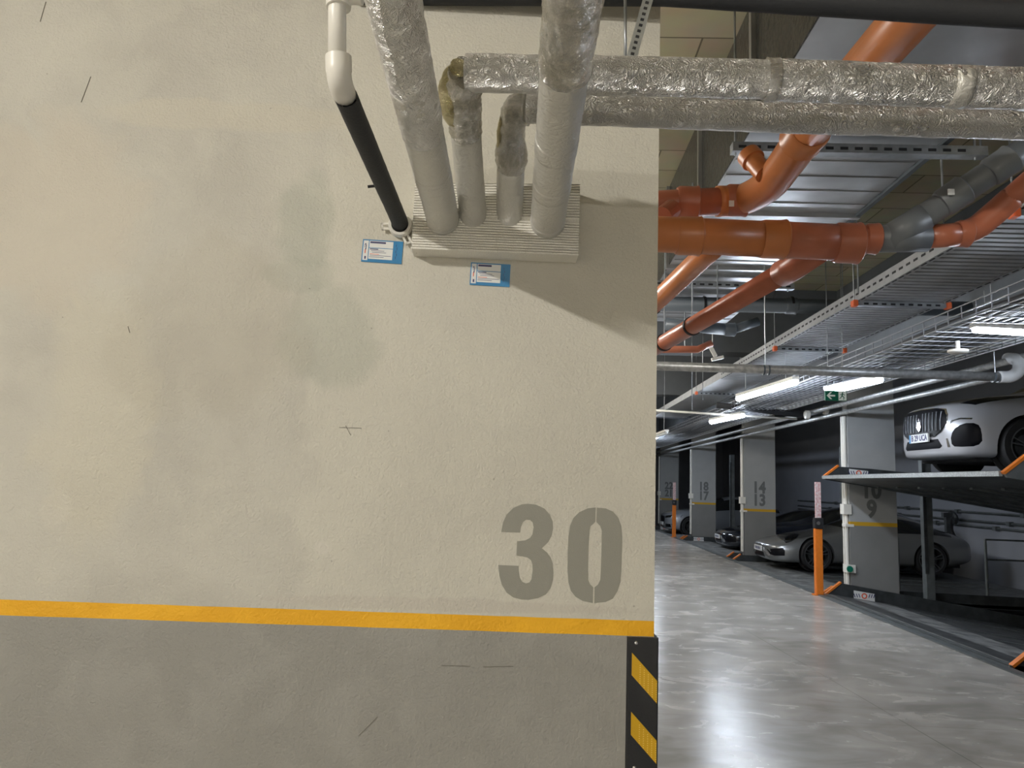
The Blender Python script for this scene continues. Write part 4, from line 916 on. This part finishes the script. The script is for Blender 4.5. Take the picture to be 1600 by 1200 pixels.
def pix(Mt, bvh, pts):
    """where the sight lines of the photograph's outline points meet the body, in the car frame"""
    I = Mt.inverted(); e = I @ EYE; out = []
    for (px, py) in pts:
        d = (I.to_3x3() @ ray(px, py)).normalized(); h = bvh.ray_cast(e, d)
        if h[0] is None:
            h = bvh.find_nearest(e+d*(V((0, 0, 0))-e).length)
        out.append(h[0].copy())
    return out
# -- white SUV on the raised platform
suv = [(0.00, .30, .70, .90, .42, .46, .34, 0), (0.05, .22, .72, .93, .66, .66, .50, 0), (.18, .19, .76, .985, .84, .84, .62, 0), (.42, .19, .84, 1.04, .94, .93, .70, 0), (.9, .20, .93, 1.10, .975, .95, .76, 0), (1.35, .20, .98, 1.15, .975, .95, .78, 0),
       (1.50, .20, 1.0, 1.17, .975, .95, .78, 0), (2.15, .20, 1.02, 1.60, .98, .95, .62, 1), (3.2, .20, 1.04, 1.66, .98, .95, .62, 1), (4.15, .22, 1.06, 1.52, .97, .93, .58, 1), (4.6, .26, 1.05, 1.15, .93, .88, .60, 0), (4.8, .40, .95, 1.0, .75, .74, .5, 0)]
cxm = P(1437, 660, 8.5)
t, bvh, Mt = build_car('suv_car', 'white SUV with a wide black grille parked on the raised platform', V((cxm.x, 8.48*U, 1.545*U)), 4.85, 1.95, suv, M_CARW, (.93, 3.83), r=.365, yaw=0)
suvT = (t, bvh, Mt)
def yz(pts): return [V((0, y, z)) for y, z in pts]
# grille in the front plane (y<0 is the side nearest the camera)
gr = [(-.60, .66), (-.585, .78), (-.53, .86), (-.40, .885), (0, .90), (.40, .885), (.53, .86), (.585, .78), (.60, .66), (.50, .56), (.36, .50), (-.36, .50), (-.50, .56)]
decal(t, bvh, 'grille_surround', yz([(y*1.03, .70+(z-.70)*1.06) for y, z in gr]), M_CHROME, .006, mirror=False)
decal(t, bvh, 'grille', yz(gr), M_BLACKP, .014, mirror=False)
for k in range(-6, 7):
    if k == 0: continue
    y = k*.085; decal(t, bvh, 'grille_bar', yz([(y-.005, .58), (y+.005, .58), (y+.005, .84), (y-.005, .84)]), M_BARS, .024, mirror=False, cuts=1)
decal(t, bvh, 'grille_badge', yz([(-.05, .64), (-.05, .78), (-.02, .70), (0, .80), (.02, .70), (.05, .78), (.05, .64), (0, .58)]), M_CHROME, .035, mirror=False, cuts=1)
ik = [(-.66, .38), (-.655, .46), (-.675, .53), (-.71, .585), (-.76, .63), (-.81, .655), (-.855, .655), (-.88, .63), (-.89, .58), (-.892, .50), (-.888, .42), (-.87, .37), (-.84, .345), (-.76, .34), (-.69, .345)]
decal(t, bvh, 'side_intake', yz(ik), M_BLACKP, .006, label='black side air intake')
decal(t, bvh, 'light_strip', yz([(-.62, .66), (-.68, .705), (-.76, .73), (-.84, .725), (-.84, .705), (-.76, .71), (-.69, .685), (-.64, .645)]), M_CHROME, .012)
decal(t, bvh, 'light_strip', yz([(-.60, .34), (-.585, .46), (-.61, .46), (-.635, .34)]), M_CHROME, .008)
decal(t, bvh, 'lower_grille', yz([(-.50, .36), (-.42, .46), (.42, .46), (.50, .36), (.45, .33), (-.45, .33)]), M_BLACKP, .006, mirror=False)
decal(t, bvh, 'headlight', [V((.22, -.66, 1.0)), V((.34, -.80, 1.0)), V((.95, -.82, 1.0)), V((1.0, -.77, 1.0)), V((.55, -.66, 1.0))], M_GLASS, .004, direction=V((0, .35, -1)))
# plate
h = bvh.ray_cast(V((-2, 0, .48)), V((1, 0, 0)))[0]
bm = BM(); add_box(bm, (h.x-.045, -.26, .43), (h.x-.02, .26, .55)); pl = obj('number_plate', bm, M_PAPER, t)
bm = BM(); Mx = Matrix.Translation((h.x-.046, -.02, .49)) @ Matrix.Rotation(-math.pi/2, 4, 'Z') @ Matrix.Rotation(math.pi/2, 4, 'X')
add_text(bm, 'B 29 UCA', .115, Mx, offset=.003, xs=.9, extrude=.001); obj('plate_text', bm, M_INK, pl)
bm = BM(); add_box(bm, (h.x-.0465, .215, .43), (h.x-.0445, .26, .55)); obj('blue_strip', bm, M_BLUE, pl)

# -- grey sports car on the middle platform
FRONT = None
def sports(name, label, x, y, z, paint, head=True, yaw=0):
    st = [(0.0, .24, .40, .46, .40, .42, .34, 0), (.06, .16, .46, .53, .66, .64, .5, 0), (.22, .13, .54, .60, .83, .80, .58, 0), (.55, .13, .64, .66, .90, .84, .56, 0), (.95, .13, .76, .74, .92, .86, .60, 0), (1.35, .14, .80, .83, .92, .86, .66, 0), (1.62, .15, .82, .90, .91, .86, .68, 0),
          (2.25, .15, .84, 1.23, .91, .86, .52, 1), (2.75, .15, .86, 1.29, .92, .87, .52, 1), (3.4, .15, .90, 1.17, .95, .90, .50, 1), (3.95, .18, .88, .93, .94, .88, .56, 0), (4.3, .26, .78, .82, .86, .80, .5, 0), (4.45, .36, .62, .66, .66, .62, .42, 0)]
    t, bvh, Mt = build_car(name, label, V((x, y, z)), 4.5, 1.85, st, paint, (.98, 3.43), r=.335, rim=.80, yaw=yaw)
    decal(t, bvh, 'lower_grille', yz([(-.36, .22), (-.30, .32), (.30, .32), (.36, .22)]), M_BLACKP, .006, mirror=False)
    global FRONT
    if FRONT is None:
        e = (Mt.inverted() @ EYE); FRONT = []
        for nm, m, off, pts in (('headlight', M_HEAD, .010, [(596, 998), (606, 984), (628, 973), (654, 969), (662, 975), (650, 990), (630, 1003), (608, 1009)]),
                                ('lamp_element', M_CHROME, .018, [(622, 990), (632, 984), (636, 990), (626, 997)]), ('lamp_element', M_CHROME, .018, [(640, 980), (648, 976), (650, 982), (642, 987)]),
                                ('side_intake', M_BLACKP, .006, [(528, 1034), (596, 1030), (604, 1042), (603, 1062), (560, 1062), (543, 1056)]),
                                ('light_strip', M_CHROME, .012, [(504, 1026), (516, 1026), (542, 1058), (534, 1062)])):
            q = pix(Mt, bvh, [(1000+x_/2.667, 470+y_/2.667) for x_, y_ in pts]); c_ = sum(q, V())/len(q)
            FRONT.append((nm, m, off, q, (c_-e).normalized()))
    for nm, m, off, q, dr_ in FRONT: decal(t, bvh, nm, q, m, off, direction=dr_, cuts=3)
    h = bvh.ray_cast(V((-2, 0, .36)), V((1, 0, 0)))[0]
    bm = BM(); add_box(bm, (h.x-.04, -.26, .34), (h.x-.01, .26, .45)); o = obj('number_plate', bm, M_PAPER, t)
    bm = BM(); Mx = Matrix.Translation((h.x-.041, 0, .395)) @ Matrix.Rotation(-math.pi/2, 4, 'Z') @ Matrix.Rotation(math.pi/2, 4, 'X')
    for k in range(6): add_box(bm, (h.x-.042, -.20+.07*k, .365), (h.x-.039, -.16+.07*k, .425))
    obj('plate_marks', bm, M_INK, o)
    return t
fw = P(1277, 868, 13.0)
sports('sports_car', 'low grey sports car parked in the lower bay left of the pier numbered 9', fw.x-.98, 13.0*U+.92, fw.z-.335, M_CARG)
sports('sports_car', 'glossy black low car between the piers numbered 14 and 18', 4.22*U, 16.9*U+.92, -.10*U, M_CARK)
sedan = [(0.0, .28, .55, .68, .44, .46, .36, 0), (.05, .2, .6, .74, .68, .68, .52, 0), (.2, .18, .66, .80, .84, .83, .6, 0), (.5, .18, .76, .86, .91, .88, .66, 0), (1.0, .18, .84, .93, .92, .89, .7, 0), (1.55, .18, .9, 1.0, .92, .89, .72, 0),
         (2.2, .18, .93, 1.42, .92, .88, .56, 1), (3.1, .18, .95, 1.46, .92, .88, .56, 1), (3.9, .2, .97, 1.22, .91, .86, .54, 1), (4.3, .24, .95, 1.03, .88, .83, .6, 0), (4.7, .36, .82, .9, .7, .68, .5, 0)]
def plain_car(name, label, x, y, z, st, paint, Wd=1.86, lights=True, r=.335, wheels=(.92, 3.7)):
    t, bvh, Mt = build_car(name, label, V((x, y, z)), 4.7, Wd, st, paint, wheels, r=r)
    zg = .52
    decal(t, bvh, 'grille', yz([(-.36, zg-.12), (-.44, zg+.04), (-.40, zg+.18), (.40, zg+.18), (.44, zg+.04), (.36, zg-.12)]), M_BLACKP, .008, mirror=False)
    decal(t, bvh, 'side_intake', yz([(-.55, .30), (-.55, .42), (-.82, .42), (-.84, .30)]), M_BLACKP, .006)
    decal(t, bvh, 'headlight', yz([(-.52, .64), (-.52, .72), (-.86, .78), (-.88, .68)]), M_HEAD, .008)
    h = bvh.ray_cast(V((-2, 0, .46)), V((1, 0, 0)))[0]; bm = BM(); add_box(bm, (h.x-.04, -.26, .36), (h.x-.01, .26, .47)); obj('number_plate', bm, M_PAPER, t)
    return t
plain_car('parked_car', 'dark blue car mostly hidden behind the pier numbered 14', 4.55*U, 15.2*U+.92, -.08*U, sedan, M_CARB)
k = 1.08
plain_car('parked_car', 'silver car at the wall edge, left of the pier numbered 18', 3.85*U, 22.4*U+.92, -.12*U, [(a, b*k, c*k, d*k, e, f, g, h) for (a, b, c, d, e, f, g, h) in sedan], M_CARS, r=.35)
